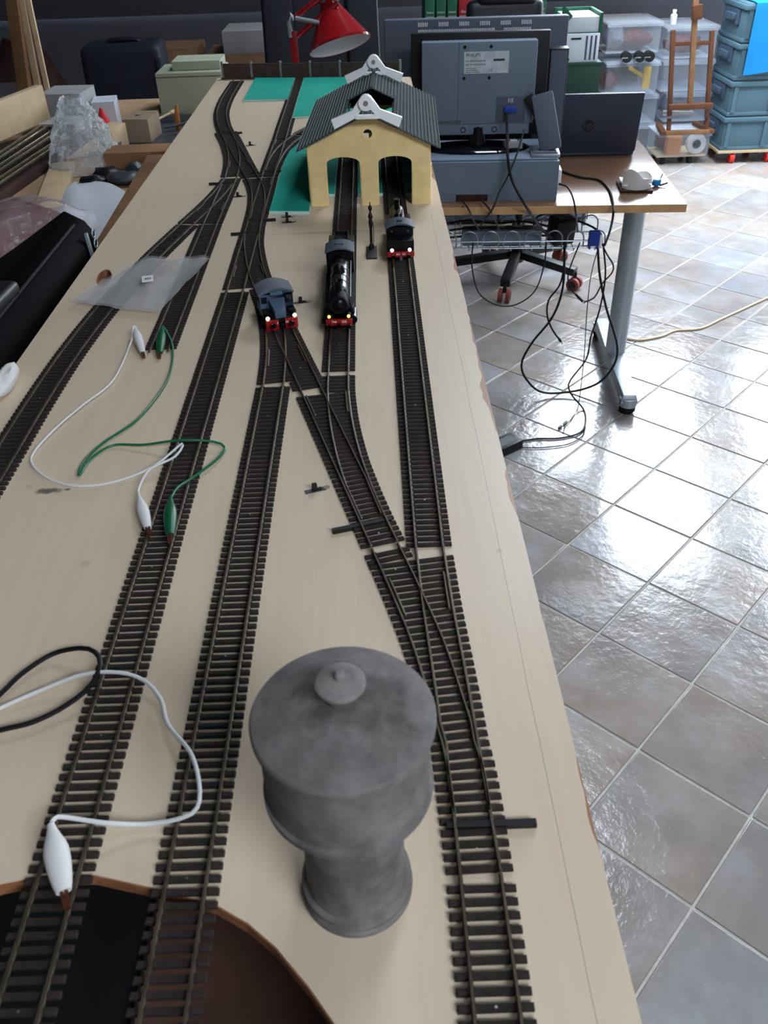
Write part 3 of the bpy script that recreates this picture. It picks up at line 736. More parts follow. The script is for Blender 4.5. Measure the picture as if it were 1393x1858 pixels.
# steam engine with tender
s_ = thing('steam_locomotive', 'black steam locomotive with grey cab roof and tender', 'model locomotive', (-.0358, .7500, ZB + RT), R(.2))
MB().b2((-.0100, .004, .004), (.0100, .150, .0085)).build('frame', 'loco_black', s_, bevel=.0005)
MB().b2((-.0150, .010, .0130), (.0150, .112, .0143)).build('running_board', 'loco_dark', s_, bevel=.0003)
wheels(s_, (.012, .040, .062, .084), .0085); wheels(s_, (.140, .160, .180), .006)
boil = MB().tube([(0, .012, .0240), (0, .112, .0240)], .0092, 32).build('boiler', 'loco_black', s_)
MB().tube([(0, .004, .0240), (0, .0075, .0240), (0, .030, .0240)], [.0085, .0098, .0098], 32).build('smokebox', 'loco_dark', s_)
MB().lathe([(0, 0), (.0060, 0), (.0040, .0018), (0, .0024)], 24, (0, .0044, .0240), Matrix.Rotation(PI / 2, 3, 'X')).build('smokebox_door', 'loco_black', s_)
MB().lathe([(0, .030), (.0042, .030), (.0036, .034), (.0036, .041), (.0046, .0428), (.0040, .0428), (.0030, .040), (0, .040)], 24, (0, .018, 0)).build('chimney', 'loco_black', s_)
MB().b2((-.0042, .0360, .0310), (.0042, .0480, .0372)).build('sandbox', 'loco_black', s_, bevel=.0018, segs=3)
MB().lathe([(0, .030), (.0062, .030), (.0056, .036), (.0040, .0395), (0, .0405)], 24, (0, .068, 0)).build('steam_dome', 'loco_black', s_)
for y in (.030, .046, .060, .078, .094): MB().tube([(0, y - .0005, .0240), (0, y + .0005, .0240)], .0095, 32).build('boiler_band', 'loco_dark', s_)
MB().tube(smooth([(.0112, .020, .0255), (.0114, .05, .0290), (.0112, .105, .0290)], .01), .0005, 6).build('handrail', 'steel', s_)
MB().tube(smooth([(.0060, .022, .0320), (.0100, .012, .0250), (.0125, .009, .0180)], .004), .0009, 8).build('steam_pipe', 'loco_dark', s_)
for sg in (-1, 1):
    MB().cyl((sg * .0125, .006, .0085), (sg * .0125, .026, .0085), .0046, 20).build('cylinder', 'loco_black', s_)
    MB().bar((sg * .0140, .026, .0080), (sg * .0140, .085, .0070), .0012, .0020).build('coupling_rod', 'steel', s_)
    lh = MB().cyl((sg * .0092, .0000, .0150), (sg * .0092, .0050, .0150), .0022, 16).build('headlight', 'loco_dark', s_)
    MB().cyl((sg * .0092, -.0010, .0150), (sg * .0092, .0004, .0150), .0014, 14).build('lens', 'lamp_yellow', lh)
    MB().b2((sg * .0100 - .0040, .010, .0143), (sg * .0100 + .0040, .024, .0190)).build('steps', 'loco_black', s_, bevel=.0005)
bb = MB().b2((-.0125, -.0010, .0060), (.0125, .0020, .0118)).build('buffer_beam', 'loco_red', s_, bevel=.0004)
for sg in (-1, 1): MB().cyl((sg * .0095, -.0060, .0070), (sg * .0095, -.0010, .0070), .0011, 10).cyl((sg * .0095, -.0066, .0070), (sg * .0095, -.0058, .0070), .0021, 14).build('buffer', 'loco_black', bb)
MB().b2((-.0014, -.0050, .0062), (.0014, .0, .0085)).build('coupling', 'loco_black', bb)
text('744', .0032, 'letter_white', s_, (-.0048, -.0012, .0098)); text('058', .0032, 'letter_white', s_, (.0048, -.0012, .0098))
c2 = MB().b2((-.0142, .1130, .010), (.0142, .1320, .0360)); c2.build('cab', 'loco_black', s_, bevel=.0005)
for sg in (-1, 1): MB().b2((sg * .0095 - .0024, .1124, .0270), (sg * .0095 + .0024, .1132, .0330)).build('window', 'window_dark', s_, smooth=False)
rf = arched(MB(), .0152, .1090, .1370, .0365, .0046, .0012).build('cab_roof', 'loco_roof', s_)
MB().b2((-.0045, .1200, .0405), (.0045, .1260, .0420)).build('roof_vent', 'loco_roof', rf, bevel=.0004)
MB().b2((-.0140, .1390, .0085), (.0140, .2000, .0240)).build('tender_body', 'loco_black', s_, bevel=.0006)
td = MB().b2((-.0085, .1430, .0240), (-.0070, .1960, .0300)).b2((.0070, .1430, .0240), (.0085, .1960, .0300)).b2((-.0085, .1945, .0240), (.0085, .1960, .0300)).build('coal_bunker', 'loco_dark', s_, smooth=False)
MB().grid(lambda u, v: Vector(((u - .5) * .0138, .144 + v * .050, .0252 + .002 * noise.noise(Vector((u * 6, v * 18, 3))))), 12, 30).build('coal', 'coal', td, solid=.001)
for sg in (-1, 1): MB().tube([(sg * .0138, .1375, .014), (sg * .0138, .1375, .030)], .0005, 6).build('handrail', 'steel', s_)
# tank engine
k_ = thing('tank_locomotive', 'black tank locomotive with grey roof leaving the right shed door', 'model locomotive', (.0290, .9290, ZB + RT), R(.5))
MB().b2((-.0145, .001, .0070), (.0145, .112, .0100)).build('frame', 'loco_black', k_, bevel=.0005)
wheels(k_, (.022, .052, .082), .0085)
MB().b2((-.0148, .0020, .0100), (.0148, .0190, .0210)).build('coal_bunker', 'loco_dark', k_, bevel=.0007)
MB().b2((-.0150, .0190, .0100), (.0150, .0365, .0305)).build('cab', 'loco_black', k_, bevel=.0005)
for sg in (-1, 1): MB().cyl((sg * .0092, .0184, .0262), (sg * .0092, .0194, .0262), .0011, 16).build('porthole', 'steel', k_)
for sg in (-1, 1): MB().cyl((sg * .0092, .0181, .0262), (sg * .0092, .0192, .0262), .0006, 16).build('window', 'window_dark', k_)
rf = arched(MB(), .0165, .0165, .0395, .0306, .0052, .0013).build('cab_roof', 'loco_roof', k_)
MB().b2((-.0032, .0230, .0352), (.0032, .0280, .0366)).build('roof_vent', 'loco_black', rf, bevel=.0004)
MB().tube([(0, .036, .0200), (0, .108, .0200)], .0085, 28).build('boiler', 'loco_black', k_)
for sg in (-1, 1): MB().b2((sg * .0118 - .0030, .038, .0105), (sg * .0118 + .0030, .088, .0235)).build('side_tank', 'loco_black', k_, bevel=.0006)
MB().lathe([(0, .026), (.0056, .026), (.0052, .032), (.0034, .0355), (0, .0365)], 24, (0, .054, 0)).build('steam_dome', 'loco_black', k_)
MB().lathe([(0, .026), (.0038, .026), (.0032, .030), (.0033, .037), (.0042, .0385), (0, .0385)], 24, (0, .096, 0)).build('chimney', 'loco_black', k_)
MB().tube([(.004, .048, .031), (.004, .048, .041)], .0010, 8).build('whistle', 'steel', k_)
bb = MB().b2((-.0150, -.0010, .0040), (.0150, .0020, .0098)).build('buffer_beam', 'loco_red', k_, bevel=.0004)
for sg in (-1, 1):
    MB().cyl((sg * .0085, -.0060, .0062), (sg * .0085, -.0010, .0062), .0011, 10).cyl((sg * .0085, -.0066, .0062), (sg * .0085, -.0058, .0062), .0022, 14).build('buffer', 'loco_black', bb)
    lh = MB().cyl((sg * .0098, .0000, .0118), (sg * .0098, .0040, .0118), .0022, 16).build('headlight', 'loco_dark', k_)
    MB().cyl((sg * .0098, -.0012, .0118), (sg * .0098, .0004, .0118), .0018, 14).build('lens', 'lamp_white', lh)
MB().b2((-.0014, -.0060, .0020), (.0014, .0, .0044)).build('coupling', 'steel', bb)
text('835', .0028, 'letter_white', k_, (-.0030, -.0012, .0072)); text('521', .0028, 'letter_white', k_, (.0036, -.0012, .0072))

# ------------------------------------------------------------------ signal post
sg_ = thing('signal_post', 'slim black model signal post on a square base plate', 'signal post', (-.0036, .9670, ZB))
MB().b2((-.0062, -.0200, 0), (.0062, .0190, .0016)).build('base_plate', 'signal_black', sg_, bevel=.0003)
MB().lathe([(0, .0016), (.0034, .0016), (.0030, .0040), (.0016, .0060), (.0015, .0240), (.0021, .0275), (.0026, .0315), (.0017, .0345), (.0028, .0370), (.0022, .0400), (.0011, .0425), (.0011, .0440), (.0024, .0465), (.0020, .0490), (.0006, .0505), (.0005, .0535), (0, .0540)], 20, (0, .0135, 0)).build('post', 'signal_black', sg_)
MB().tube(smooth([(.0026, .0135, .0030), (.0030, .0135, .020), (.0030, .0135, .028), (.0018, .0135, .031)], .005), .0004, 6).build('wire', 'signal_black', sg_)

# point-motor pins in their slots
PINS = [(572, 890, 18, 'small black pin in a metal tab beside the turnout lever'), (546, 549, 10, 'small black pin right of the blue locomotive'), (521, 394, 0, 'black slot pin in front of the teal sheet, further one'), (522, 404, 0, 'black slot pin in front of the teal sheet, nearer one'), (454, 264, 0, 'tiny black pin between the two far tracks'), (432, 357, 0, 'tiny black pin between the two curving turnouts')]
for px, py, rz, lab in PINS:
    p = onz(px, py, ZB); t = thing('point_pin', lab, 'pin', (p.x, p.y, ZB), R(rz), 'point motor pins in the board')
    MB().b2((-.0075, -.0022, 0), (.0075, .0022, .0004)).build('slot_plate', 'tool_grey', t, smooth=False)
    MB().lathe([(.0012, 0), (.0024, 0), (.0024, .0008), (.0012, .0008)], 16, (.0085, 0, 0)).build('eyelet', 'nail', t)
    MB().b2((-.0020, -.0012, .0004), (.0014, .0012, .0062)).b2((-.0020, -.0012, .0004), (.0048, .0012, .0018)).build('pin', 'tie_black', t, bevel=.0003)

# ------------------------------------------------------------------ test leads with alligator clips
def lead(label, pts, r, wire, boots, bmat, jaw='copper'):
    P = [onz(px, py, ZB + h) for px, py, h in pts]; o = P[0].copy()
    t = thing('test_lead', label, 'test lead', (o.x, o.y, ZB)); sub = Vector((o.x, o.y, ZB))
    MB().tube([p - sub for p in smooth(P, .004)], r, 8).build('wire', wire, t)
    for (ax, ay, ah), (bx_, by_, bh), wd in boots:
        a = onz(ax, ay, ZB + ah) - sub; b_ = onz(bx_, by_, ZB + bh) - sub
        n_ = 10; path = [a.lerp(b_, k / n_) for k in range(n_ + 1)]
        rr = [wd * q for q in (.28, .42, .62, .85, .98, 1.0, .97, .92, .84, .74, .58)]
        bo = MB().tube(path, rr, 14, flat=.72).build('boot', bmat, t)
        e = b_ + (b_ - a).normalized() * .008
        for sg in (-1, 1):
            sd = (b_ - a).cross(Vector((0, 0, 1))).normalized() * .0011 * sg
            MB().bar(b_ - (b_ - a) * .05 + sd, e + sd * .5, .0013, .0024).build('jaw', jaw, bo, smooth=False)
lead('white test lead looping left of the green one, clips on the board', [(242, 592, .010), (237, 622, .004), (205, 690, .002), (150, 735, .002), (103, 775, .002), (62, 820, .002), (60, 845, .002), (95, 872, .002), (150, 882, .002), (215, 872, .002), (280, 845, .006), (330, 805, .012), (318, 828, .009), (272, 852, .006), (252, 885, .004), (252, 900, .006)], .0009, 'wire_white',
     [((244, 592, .009), (259, 640, .003), .0042), ((252, 900, .006), (268, 958, .005), .0042)], 'boot_white')
lead('green test lead with one clip lying across the long straight track', [(296, 592, .010), (311, 620, .005), (313, 655, .002), (298, 700, .002), (250, 760, .002), (185, 805, .002), (150, 840, .002), (144, 862, .003), (165, 832, .002), (205, 808, .002), (260, 807, .004), (325, 799, .009), (385, 801, .006), (408, 812, .003), (392, 835, .003), (350, 866, .004), (322, 885, .008), (311, 902, .009)], .0010, 'wire_green',
     [((294, 592, .010), (290, 640, .004), .0046), ((309, 902, .009), (308, 970, .008), .0046)], 'boot_green')
lead('white test lead whose clip hangs over the cut-out edge', [(94, 1492, .013), (105, 1482, .012), (140, 1486, .010), (200, 1494, .008), (270, 1495, .004), (330, 1484, .008), (358, 1465, .010), (361, 1420, .009), (345, 1365, .007), (305, 1315, .003), (292, 1270, .003), (262, 1235, .005), (215, 1220, .009), (150, 1224, .008), (80, 1250, .004), (0, 1285, .003), (-90, 1330, .003), (-220, 1400, .003)], .0011, 'wire_white',
     [((92, 1495, .013), (116, 1618, .010), .0056)], 'boot_white')
bl = MB().tube(smooth([onz(px, py, ZB + h) for px, py, h in [(-260, 1400, .004), (-90, 1350, .004), (0, 1325, .004), (60, 1310, .004), (120, 1280, .005), (165, 1243, .008), (182, 1205, .010), (172, 1183, .010), (145, 1176, .008), (95, 1187, .004), (40, 1222, .004), (0, 1260, .004), (-80, 1330, .004), (-300, 1500, .004)]], .004), .0014, 8)
bl.build('cable_loop', 'cable', label='thick black cable loop coming in over the board by the straight track', cat='cable')
# clear plastic bag on the board
bag = thing('plastic_bag', 'flat translucent plastic bag with barcode sticker on the board', 'plastic bag', (-.25, .89, ZB))
c4 = [Vector((-.3170, .842, 0)), Vector((-.2180, .806, 0)), Vector((-.1880, .952, 0)), Vector((-.262, .956, 0))]
def bagf(lift):
    def f(u, v):
        p = (c4[0] * (1 - u) + c4[1] * u) * (1 - v) + (c4[3] * (1 - u) + c4[2] * u) * v
        e = noise.noise(Vector((u * 5, v * 5, 1))) * .006 * (u * (1 - u) + v * (1 - v)) * 2
        p += Vector((e, e * .7 - .010 * math.sin(u * PI) * (1 - v) * .2, 0))
        z = .0062 + lift + .0022 * noise.noise(Vector((u * 4, v * 4, 5))) + .0012 * noise.noise(Vector((u * 12, v * 9, 8)))
        return Vector((p.x + .25, p.y - .89, max(z, .0052)))
    return f
MB().grid(bagf(0), 30, 30).build('film', 'film', bag); MB().grid(bagf(.0025), 30, 30).build('film', 'film', bag)
stp = onz(268, 508, ZB + .010)
stk = thing('barcode_sticker', 'small white barcode sticker on the clear bag', 'sticker', (stp.x, stp.y, ZB + .0112), R(12))
MB().b2((-.006, -.009, 0), (.006, .009, .0003)).build('label_paper', 'white_matt', stk, smooth=False)
for k in range(7): MB().b2((-.0035 + k * .0011, -.003, .0003), (-.0035 + k * .0011 + .0005 * (1 + k % 2) * .8, .003, .0004)).build('bar', 'letter_dark', stk, smooth=False)

# ------------------------------------------------------------------ desk
DZ = .735
DL = Vector((.917, 2.507, 0)); DR = R(-4)
desk = thing('desk', 'beech desk with grey metal leg right of the layout', 'desk', DL, DR)
MB().b2((-1.2, 0, DZ - .024), (0, .74, DZ)).build('desk_top', 'desk_top', desk, bevel=.002)
MB().b2((-1.2, -.0012, DZ - .0235), (-.001, .0, DZ - .001)).build('front_edge', 'beech', desk, smooth=False)
for x in (-.062, -1.12):
    MB().cyl((x, .365, .06), (x, .365, DZ - .024), .036, 32).build('leg', 'silver_paint', desk)
    ft = MB().add([(x - .03, .04, .045), (x + .03, .04, .045), (x + .03, .69, .045), (x - .03, .69, .045), (x - .022, .05, .075), (x + .022, .05, .075), (x + .032, .365, .088), (x - .032, .365, .088), (x + .022, .68, .075), (x - .022, .68, .075)],
                  [(3, 2, 1, 0), (4, 5, 6, 7), (7, 6, 8, 9), (0, 1, 5, 4), (2, 3, 9, 8), (1, 2, 8, 6, 5), (3, 0, 4, 7, 9)]).build('foot', 'silver_paint', desk, bevel=.003)
    for y in (.062, .668):
        MB().cyl((x, y, .030), (x, y, .060), .030, 24).build('foot_cap', 'silver_paint', ft)
        MB().lathe([(0, .0035), (.022, .0035), (.028, .012), (.028, .024), (.016, .031), (0, .031)], 24, (x, y, 0)).build('leveller', 'rubber', ft)
MB().bar((-1.12, .37, DZ - .05), (-.062, .37, DZ - .05), .04, .05).build('crossbar', 'silver_paint', desk, smooth=False)
MB().cyl((-.225, .40, .545), (-.225, .40, DZ - .024), .008, 12).build('tray_rod', 'steel', desk)
# wire cable tray below the desk
ct = thing('cable_tray', 'silver wire cable tray hanging under the desk', 'cable tray', (.715, 2.70, .545), DR)
TL = .56
for y, z in ((0, 0), (.15, 0), (0, .022), (.05, -.012), (.10, -.012)): MB().tube([(-TL, y, z), (.02, y, z)], .0024, 8).build('long_wire', 'steel', ct)
for k in range(9):
    x = -k * .068
    for y, h in ((0, .055), (.15, .055)):
        pts = [(x - .026, y, 0)] + [(x + .026 * math.cos(a), y, .030 + .026 * math.sin(a)) for a in [PI - PI * q / 8 for q in range(9)]] + [(x + .026, y, 0)]
        MB().tube(pts, .0024, 6).build('wire_loop', 'steel', ct)
    MB().tube([(x, 0, .0), (x, .012, -.012), (x, .138, -.012), (x, .15, 0)], .0020, 6).build('cross_wire', 'steel', ct)
def onb(o, p): return (Matrix.Rotation(DR, 3, 'Z') @ Vector(p)) + Vector(o.location)
ps = thing('power_strip', 'grey power strip lying in the cable tray', 'power strip', onb(ct, (-.30, .075, -.008)), DR)
MB().b2((-.13, -.028, 0), (.13, .028, .050)).build('body', 'monitor_grey', ps, bevel=.006)
for k in range(4): MB().cyl((-.09 + k * .058, 0, .049), (-.09 + k * .058, 0, .052), .019, 20).build('socket', 'black_plastic', ps)
pa = thing('power_adapter', 'chunky black power adapter standing in the cable tray', 'power adapter', onb(ct, (-.105, .075, -.008)), R(12))
MB().box((0, 0, .042), (.075, .062, .084), .15, .15).build('body', 'black_plastic', pa, bevel=.008)
MB().box((-.005, -.010, .0845), (.030, .022, .003), .15, .15).build('rating_label', 'tool_grey', pa)
vg = thing('video_plug', 'blue video cable plug hanging at the end of the tray', 'plug', at(1078, 432, 2.69), DR)
MB().box((0, 0, 0), (.034, .016, .048)).build('shell', 'vga_blue', vg, bevel=.003)
MB().box((-.012, 0, -.028), (.006, .010, .014)).box((.012, 0, -.028), (.006, .010, .014)).build('screws', 'vga_blue', vg, bevel=.001)
MB().cyl((.020, 0, -.03), (.020, 0, .01), .006, 10).build('strain_relief', 'white_plastic', vg)

# printer on the desk
PR = R(-4)
pf = Vector((.548, 2.585, DZ))
pr = thing('printer', 'flat dark grey printer at the front of the desk', 'printer', pf, PR)
PW, PD, PH = .46, .25, .112
plate('front_panel', 'printer_grey', [(-PW, 0), (-.300, 0), (-.300, .020), (-.205, .020), (-.205, 0), (0, 0), (0, PH), (-PW, PH)], (), .006, pr, 'Y', loc=(0, .003, 0))
MB().b2((-PW, .006, .0), (0, PD, PH)).build('body', 'printer_grey', pr, bevel=.004)
MB().b2((-.299, .0045, .001), (-.206, .0065, .020)).build('handle_recess', 'dark_brown', pr, smooth=False)
MB().b2((-PW + .004, .010, PH), (-.004, PD - .01, PH + .006)).build('scanner_lid', 'printer_grey', pr, bevel=.003)
MB().b2((.0, .02, .030), (.012, .075, .082)).build('side_socket', 'white_plastic', pr, bevel=.003)
# front monitor: seen from behind
MZ = DZ + PH + .006
mo = thing('monitor', 'grey desktop monitor seen from behind with white rating sticker', 'monitor', (.322, 2.730, MZ), R(-3))
MB().b2((-.198, .008, .035), (.198, .030, .312)).build('bezel', 'black_plastic', mo, bevel=.004)
MB().b2((-.168, -.030, .076), (.160, .008, .294)).build('back_shell', 'monitor_grey', mo, bevel=.006)
for x in (-.062,): MB().b2((x - .001, -.0305, .078), (x + .001, -.029, .292)).build('seam', 'tv_grey', mo, smooth=False)
for x, z in ((-.046, .280), (.028, .280), (-.046, .200), (.026, .200)): MB().cyl((x, -.0305, z), (x, -.026, z), .0045, 12).build('screw_hole', 'gloss_black', mo)
lb = MB().b2((-.047, -.0312, .212), (.080, -.0298, .268)).build('rating_sticker', 'sticker', mo, smooth=False)
text('PHILIPS', .013, 'letter_dark', lb, (-.021, -.0313, .259))
for zz in (.2445, .2355):
    for k in range(14): MB().b2((-.042 + k * .0042, -.0314, zz - .0016), (-.0393 + k * .0042 - .0006 * (k % 3), -.0312, zz + .0016)).build('print_mark', 'letter_dark', lb, smooth=False)
text('CE', .010, 'letter_dark', lb, (.029, -.0313, .220))
for k in range(3): MB().b2((-.042, -.0314, .215 + k * .005), (-.001 - k * .006, -.0312, .2163 + k * .005)).build('print_line', 'letter_dark', lb, smooth=False)
MB().b2((.036, -.0314, .243), (.068, -.0312, .249)).build('print_line', 'letter_dark', lb, smooth=False)
cp = MB().b2((.050, -.0318, .080), (.135, -.0300, .150)).build('socket_panel', 'tv_grey', mo, bevel=.0005)
MB().b2((.072, -.045, .108), (.108, -.031, .124)).build('video_plug', 'vga_blue', cp, bevel=.002)
for x in (.086, .092, .097): MB().b2((x - .0012, -.0322, .134), (x + .0006, -.0318, .145)).build('port_mark', 'letter_white', cp, smooth=False)
MB().b2((-.155, -.024, .046), (.150, .006, .076)).build('lower_strip', 'monitor_grey', mo, bevel=.003)
for x in (-.045, .0, .048): MB().tube([(x + .007 * math.cos(a), -.0246, .060 + .007 * math.sin(a)) for a in [2 * PI * q / 14 for q in range(15)]], .0012, 6).build('cable_ring', 'gloss_black', mo)
for k in range(22): MB().b2((-.150 + k * .0045, -.0308, .080), (-.148 + k * .0045, -.0296, .088)).build('vent_slot', 'gloss_black', mo, smooth=False)
MB().lathe([(0, 0), (.030, 0), (.026, .02), (.024, .066), (0, .066)], 28, (0, -.004, 0)).build('neck', 'gloss_black', mo)
MB().lathe([(0, 0), (.125, 0), (.128, .004), (.118, .010), (.04, .020), (0, .022)], 40, (0, .0, .0), Matrix.Diagonal((1.25, .55, 1))).build('stand_foot', 'gloss_black', mo)
# larger screen behind
tv = thing('television', 'wide flat television behind the smaller monitor, back to the room', 'television', (.330, 2.93, DZ), R(-3))
MB().b2((-.278, .0, .045), (.278, .035, .442)).build('back_panel', 'tv_grey', tv, bevel=.006)
MB().b2((-.19, -.012, .10), (.19, .002, .40)).build('rear_housing', 'black_plastic', tv, bevel=.008)
mb = MB()
for row, (z0, z1) in enumerate(((.398, .414), (.422, .433), (.386, .392))):
    for k in range(66):
        x = -.175 + k * .0052
        if row == 1 and (k // 6) % 2: continue
        if row == 0 and 44 < k < 50: continue
        mb.b2((x, -.0012, z0), (x + .0026, .0004, z1))
mb.build('vent_slot', 'vent_lit', tv, smooth=False, kind='stuff')  # white strips paint the light that shows through the slots
MB().b2((-.05, .005, .012), (.05, .03, .05)).build('neck', 'gloss_black', tv, bevel=.003)
MB().b2((-.17, -.06, .0), (.17, .10, .012)).build('stand_foot', 'gloss_black', tv, bevel=.004)
# upright speaker and the tilted gadget beside the monitor
sp_ = thing('speaker_bar', 'tall slim black speaker standing right of the monitor', 'speaker', (.566, 2.80, DZ), R(-4))
MB().b2((-.030, 0, 0), (.026, .05, .372)).build('cabinet', 'black_plastic', sp_, bevel=.004)
MB().b2((-.026, -.003, .02), (.022, .0, .366)).build('grille', 'tv_grey', sp_, bevel=.001)
MB().b2((.006, -.0036, .12), (.012, -.0028, .145)).build('tag', 'white_matt', sp_, smooth=False)
ga = thing('cordless_phone', 'black slab-like handset leaning in a grey cradle on the printer', 'phone', (.500, 2.640, MZ), R(-6))
MB().box((.012, .020, .085), (.062, .024, .155), 0, R(-16), R(-14)).build('handset', 'tv_grey', ga, bevel=.005)
MB().box((-.016, .034, .110), (.030, .028, .100), 0, R(-16), R(-34)).build('handset_back', 'black_plastic', ga, bevel=.004)
MB().b2((-.030, -.035, 0), (.055, .05, .010)).build('cradle', 'steel', ga, bevel=.003)
MB().b2((-.022, -.030, .010), (.046, .02, .013)).build('cradle_well', 'tv_grey', ga, bevel=.001)
tp = thing('tissue_pack', 'small white tissue pack lying behind the monitor foot', 'tissue pack', (.425, 2.70, MZ), R(10))
MB().box((0, 0, .014), (.055, .035, .028)).build('pack', 'white_card', tp, bevel=.006); MB().box((0, -.002, .029), (.02, .018, .004)).build('flap', 'white_matt', tp, bevel=.001)
# laptop
lt = thing('laptop', 'dark grey open laptop with round logo on its lid', 'laptop', (.712, 3.06, DZ), R(-3))
MB().b2((-.185, .0, .002), (.185, .25, .018)).build('base', 'laptop_grey', lt, bevel=.003)
MB().b2((-.165, .02, .018), (.165, .13, .0186)).build('keyboard', 'black_plastic', lt, smooth=False)
lid = link('lid', MB().b2((-.188, -.005, .0), (.188, .005, .192)).mesh('lid', 'laptop_grey', bevel=.003), lt); lid.location = (0, .0, .014); lid.rotation_euler = (R(10), 0, 0)
MB().cyl((.018, -.0060, .090), (.018, -.0046, .090), .020, 32).build('logo_disc', 'logo_dark', lid)
text('hp', .034, 'laptop_grey', lid, (.018, -.0062, .092), rot=(PI / 2, 0, 0))
MB().b2((-.175, .0052, .012), (.175, .0058, .184)).build('screen', 'gloss_black', lid, smooth=False)
# torn white wrapper and blue gadget on the desk
wr = thing('cardboard_wrap', 'torn white cardboard wrap on a dark tray at the desk corner', 'packaging', (.806, 2.680, DZ), R(-6))
MB().box((0, 0, .004), (.098, .11, .008)).build('tray', 'dark_brown', wr, bevel=.004)
def wrapf(u, v):
    a = -2.62 + u * 4.1; r = .050
    top = .038 + .024 * max(0, math.sin(u * 9 + .3)) * (1 if u < .35 else .35) - .018 * u
    return Vector((r * math.cos(a) * 1.0, r * math.sin(a) * 1.08, .008 + v * top))
MB().grid(wrapf, 30, 6).build('card', 'white_matt', wr, solid=.002)
MB().grid(lambda u, v: Vector(((u - .5) * .085, (v - .5) * .09, .020 + .010 * noise.noise(Vector((u * 4, v * 4, 2))))), 12, 12).build('crumpled_liner', 'white_matt', wr, solid=.0015)
gd = thing('mini_clamp', 'small blue and black clamp beside the white wrap', 'clamp', onz(1190, 338, DZ), R(25))
MB().box((0, 0, .012), (.022, .020, .020), .3).build('body', 'gadget_blue', gd, bevel=.003)
MB().bar((-.030, .0, .006), (-.012, .0, .016), .005, .006).bar((-.030, 0, .004), (-.030, .008, .022), .004, .006).bar((.012, 0, .018), (.030, .012, .030), .004, .005).bar((.004, -.010, .004), (.030, -.016, .010), .005, .006).build('jaws', 'crate_dark', gd, bevel=.0008)
# cables of the desk
def cable(label, pts, r=.0032, mat='cable', grp='cables around the desk', plug=None):
    P = smooth(pts, .015); o = P[0].copy(); t = thing('cable', label, 'cable', o, 0, grp)
    MB().tube([p - o for p in P], r, 8).build('sheath', mat, t)
    if plug:
        d = (P[-1] - P[-3]).normalized(); q = P[-1] - o
        pg = MB().bar(q - d * .004, q + d * plug, .012, .008).build('plug', mat, t, bevel=.002)
        MB().bar(q + d * plug, q + d * (plug + .010), .009, .004).build('contact', 'steel', pg, smooth=False)
Yc = 2.70
cable('thick black cable from the monitor down to the tray', [at(918, 203, 2.685), at(920, 240, 2.64), at(921, 285, 2.565), at(928, 325, 2.54), at(950, 368, 2.485), at(966, 392, 2.56), at(985, 418, 2.68), at(1000, 432, 2.72)], .0042)
cable('thin black cable crossing behind the thick monitor cable', [at(951, 235, 2.62), at(938, 278, 2.57), at(922, 318, 2.55), at(905, 350, 2.54), at(893, 380, 2.49), at(872, 408, 2.70)], .0026)
cable('black cable running over the desk top and down its front', [onz(1010, 307, DZ + .004), onz(1030, 315, DZ + .004), onz(1055, 322, DZ + .004), onz(1085, 326, DZ + .004), onz(1104, 343, DZ + .004), onz(1112, 366, DZ + .006), at(1112, 392, 2.485), at(1106, 420, 2.56), at(1097, 445, 2.64)], .0036)
cable('black cable leaving the printer socket towards the tray', [at(1013, 333, 2.61), at(1030, 340, 2.55), at(1040, 362, 2.50), at(1045, 392, 2.52), at(1048, 420, 2.70)], .0030)
cable('black cable hanging from the printer recess, right one', [at(872, 362, 2.57), at(885, 376, 2.505), at(897, 396, 2.60), at(905, 418, 2.72)], .0028)
cable('black cable hanging from the printer recess, left one', [at(840, 366, 2.57), at(850, 380, 2.505), at(858, 398, 2.60), at(870, 420, 2.72)], .0028)
cable('black cable lying along the tray in a long bow', [at(968, 408, 2.76), at(975, 393, 2.74), at(1000, 388, 2.74), at(1040, 398, 2.74), at(1075, 412, 2.72), at(1090, 425, 2.70), at(1091, 445, 2.69)], .0034)
for k in range(3):
    cable(['black cable lying at the back of the tray', 'black cable lying mid tray', 'black cable lying low in the tray'][k], [at(815, 405 + 13 * k, 2.80), at(850, 400 + 14 * k, 2.80), at(900, 405 + 10 * k, 2.79), at(950, 402 + 12 * k, 2.78), at(1000, 412 + 8 * k, 2.78)], .0038)
cable('large black cable loop hanging from the tray to the floor', [at(1024, 440, Yc), at(1021, 520, Yc), at(1002, 575, Yc), at(965, 622, Yc), at(946, 660, Yc), at(956, 690, Yc), at(985, 712, Yc), at(1040, 710, Yc), at(1085, 695, Yc), at(1112, 665, Yc), at(1120, 635, Yc), at(1113, 600, Yc), at(1100, 560, Yc), at(1088, 500, Yc), at(1084, 445, Yc)], .0040)
cable('second black cable loop hanging low from the left of the tray', [at(858, 440, Yc), at(856, 482, Yc), at(868, 530, Yc), at(900, 553, Yc), at(935, 553, Yc), at(970, 528, Yc), at(987, 480, Yc), at(991, 440, Yc)], .0024)
cable('short black cable hanging with a loose end', [at(1026, 440, Yc), at(1018, 510, Yc), at(995, 545, Yc), at(993, 575, Yc), at(1003, 600, Yc), at(1014, 615, Yc)], .0032, plug=.012)
cable('thin black cable with a small connector dangling', [at(1052, 440, Yc), at(1036, 480, Yc), at(1030, 505, Yc), at(1038, 528, Yc), at(1046, 536, Yc)], .0024, plug=.030)
cable('black cable curling beside the desk leg', [at(1060, 548, Yc), at(1078, 540, Yc), at(1092, 515, Yc), at(1110, 495, Yc), at(1112, 480, Yc), at(1100, 460, Yc), at(1092, 442, Yc)], .0026)
fl_ = lambda x, y: onz(x, y, .006)
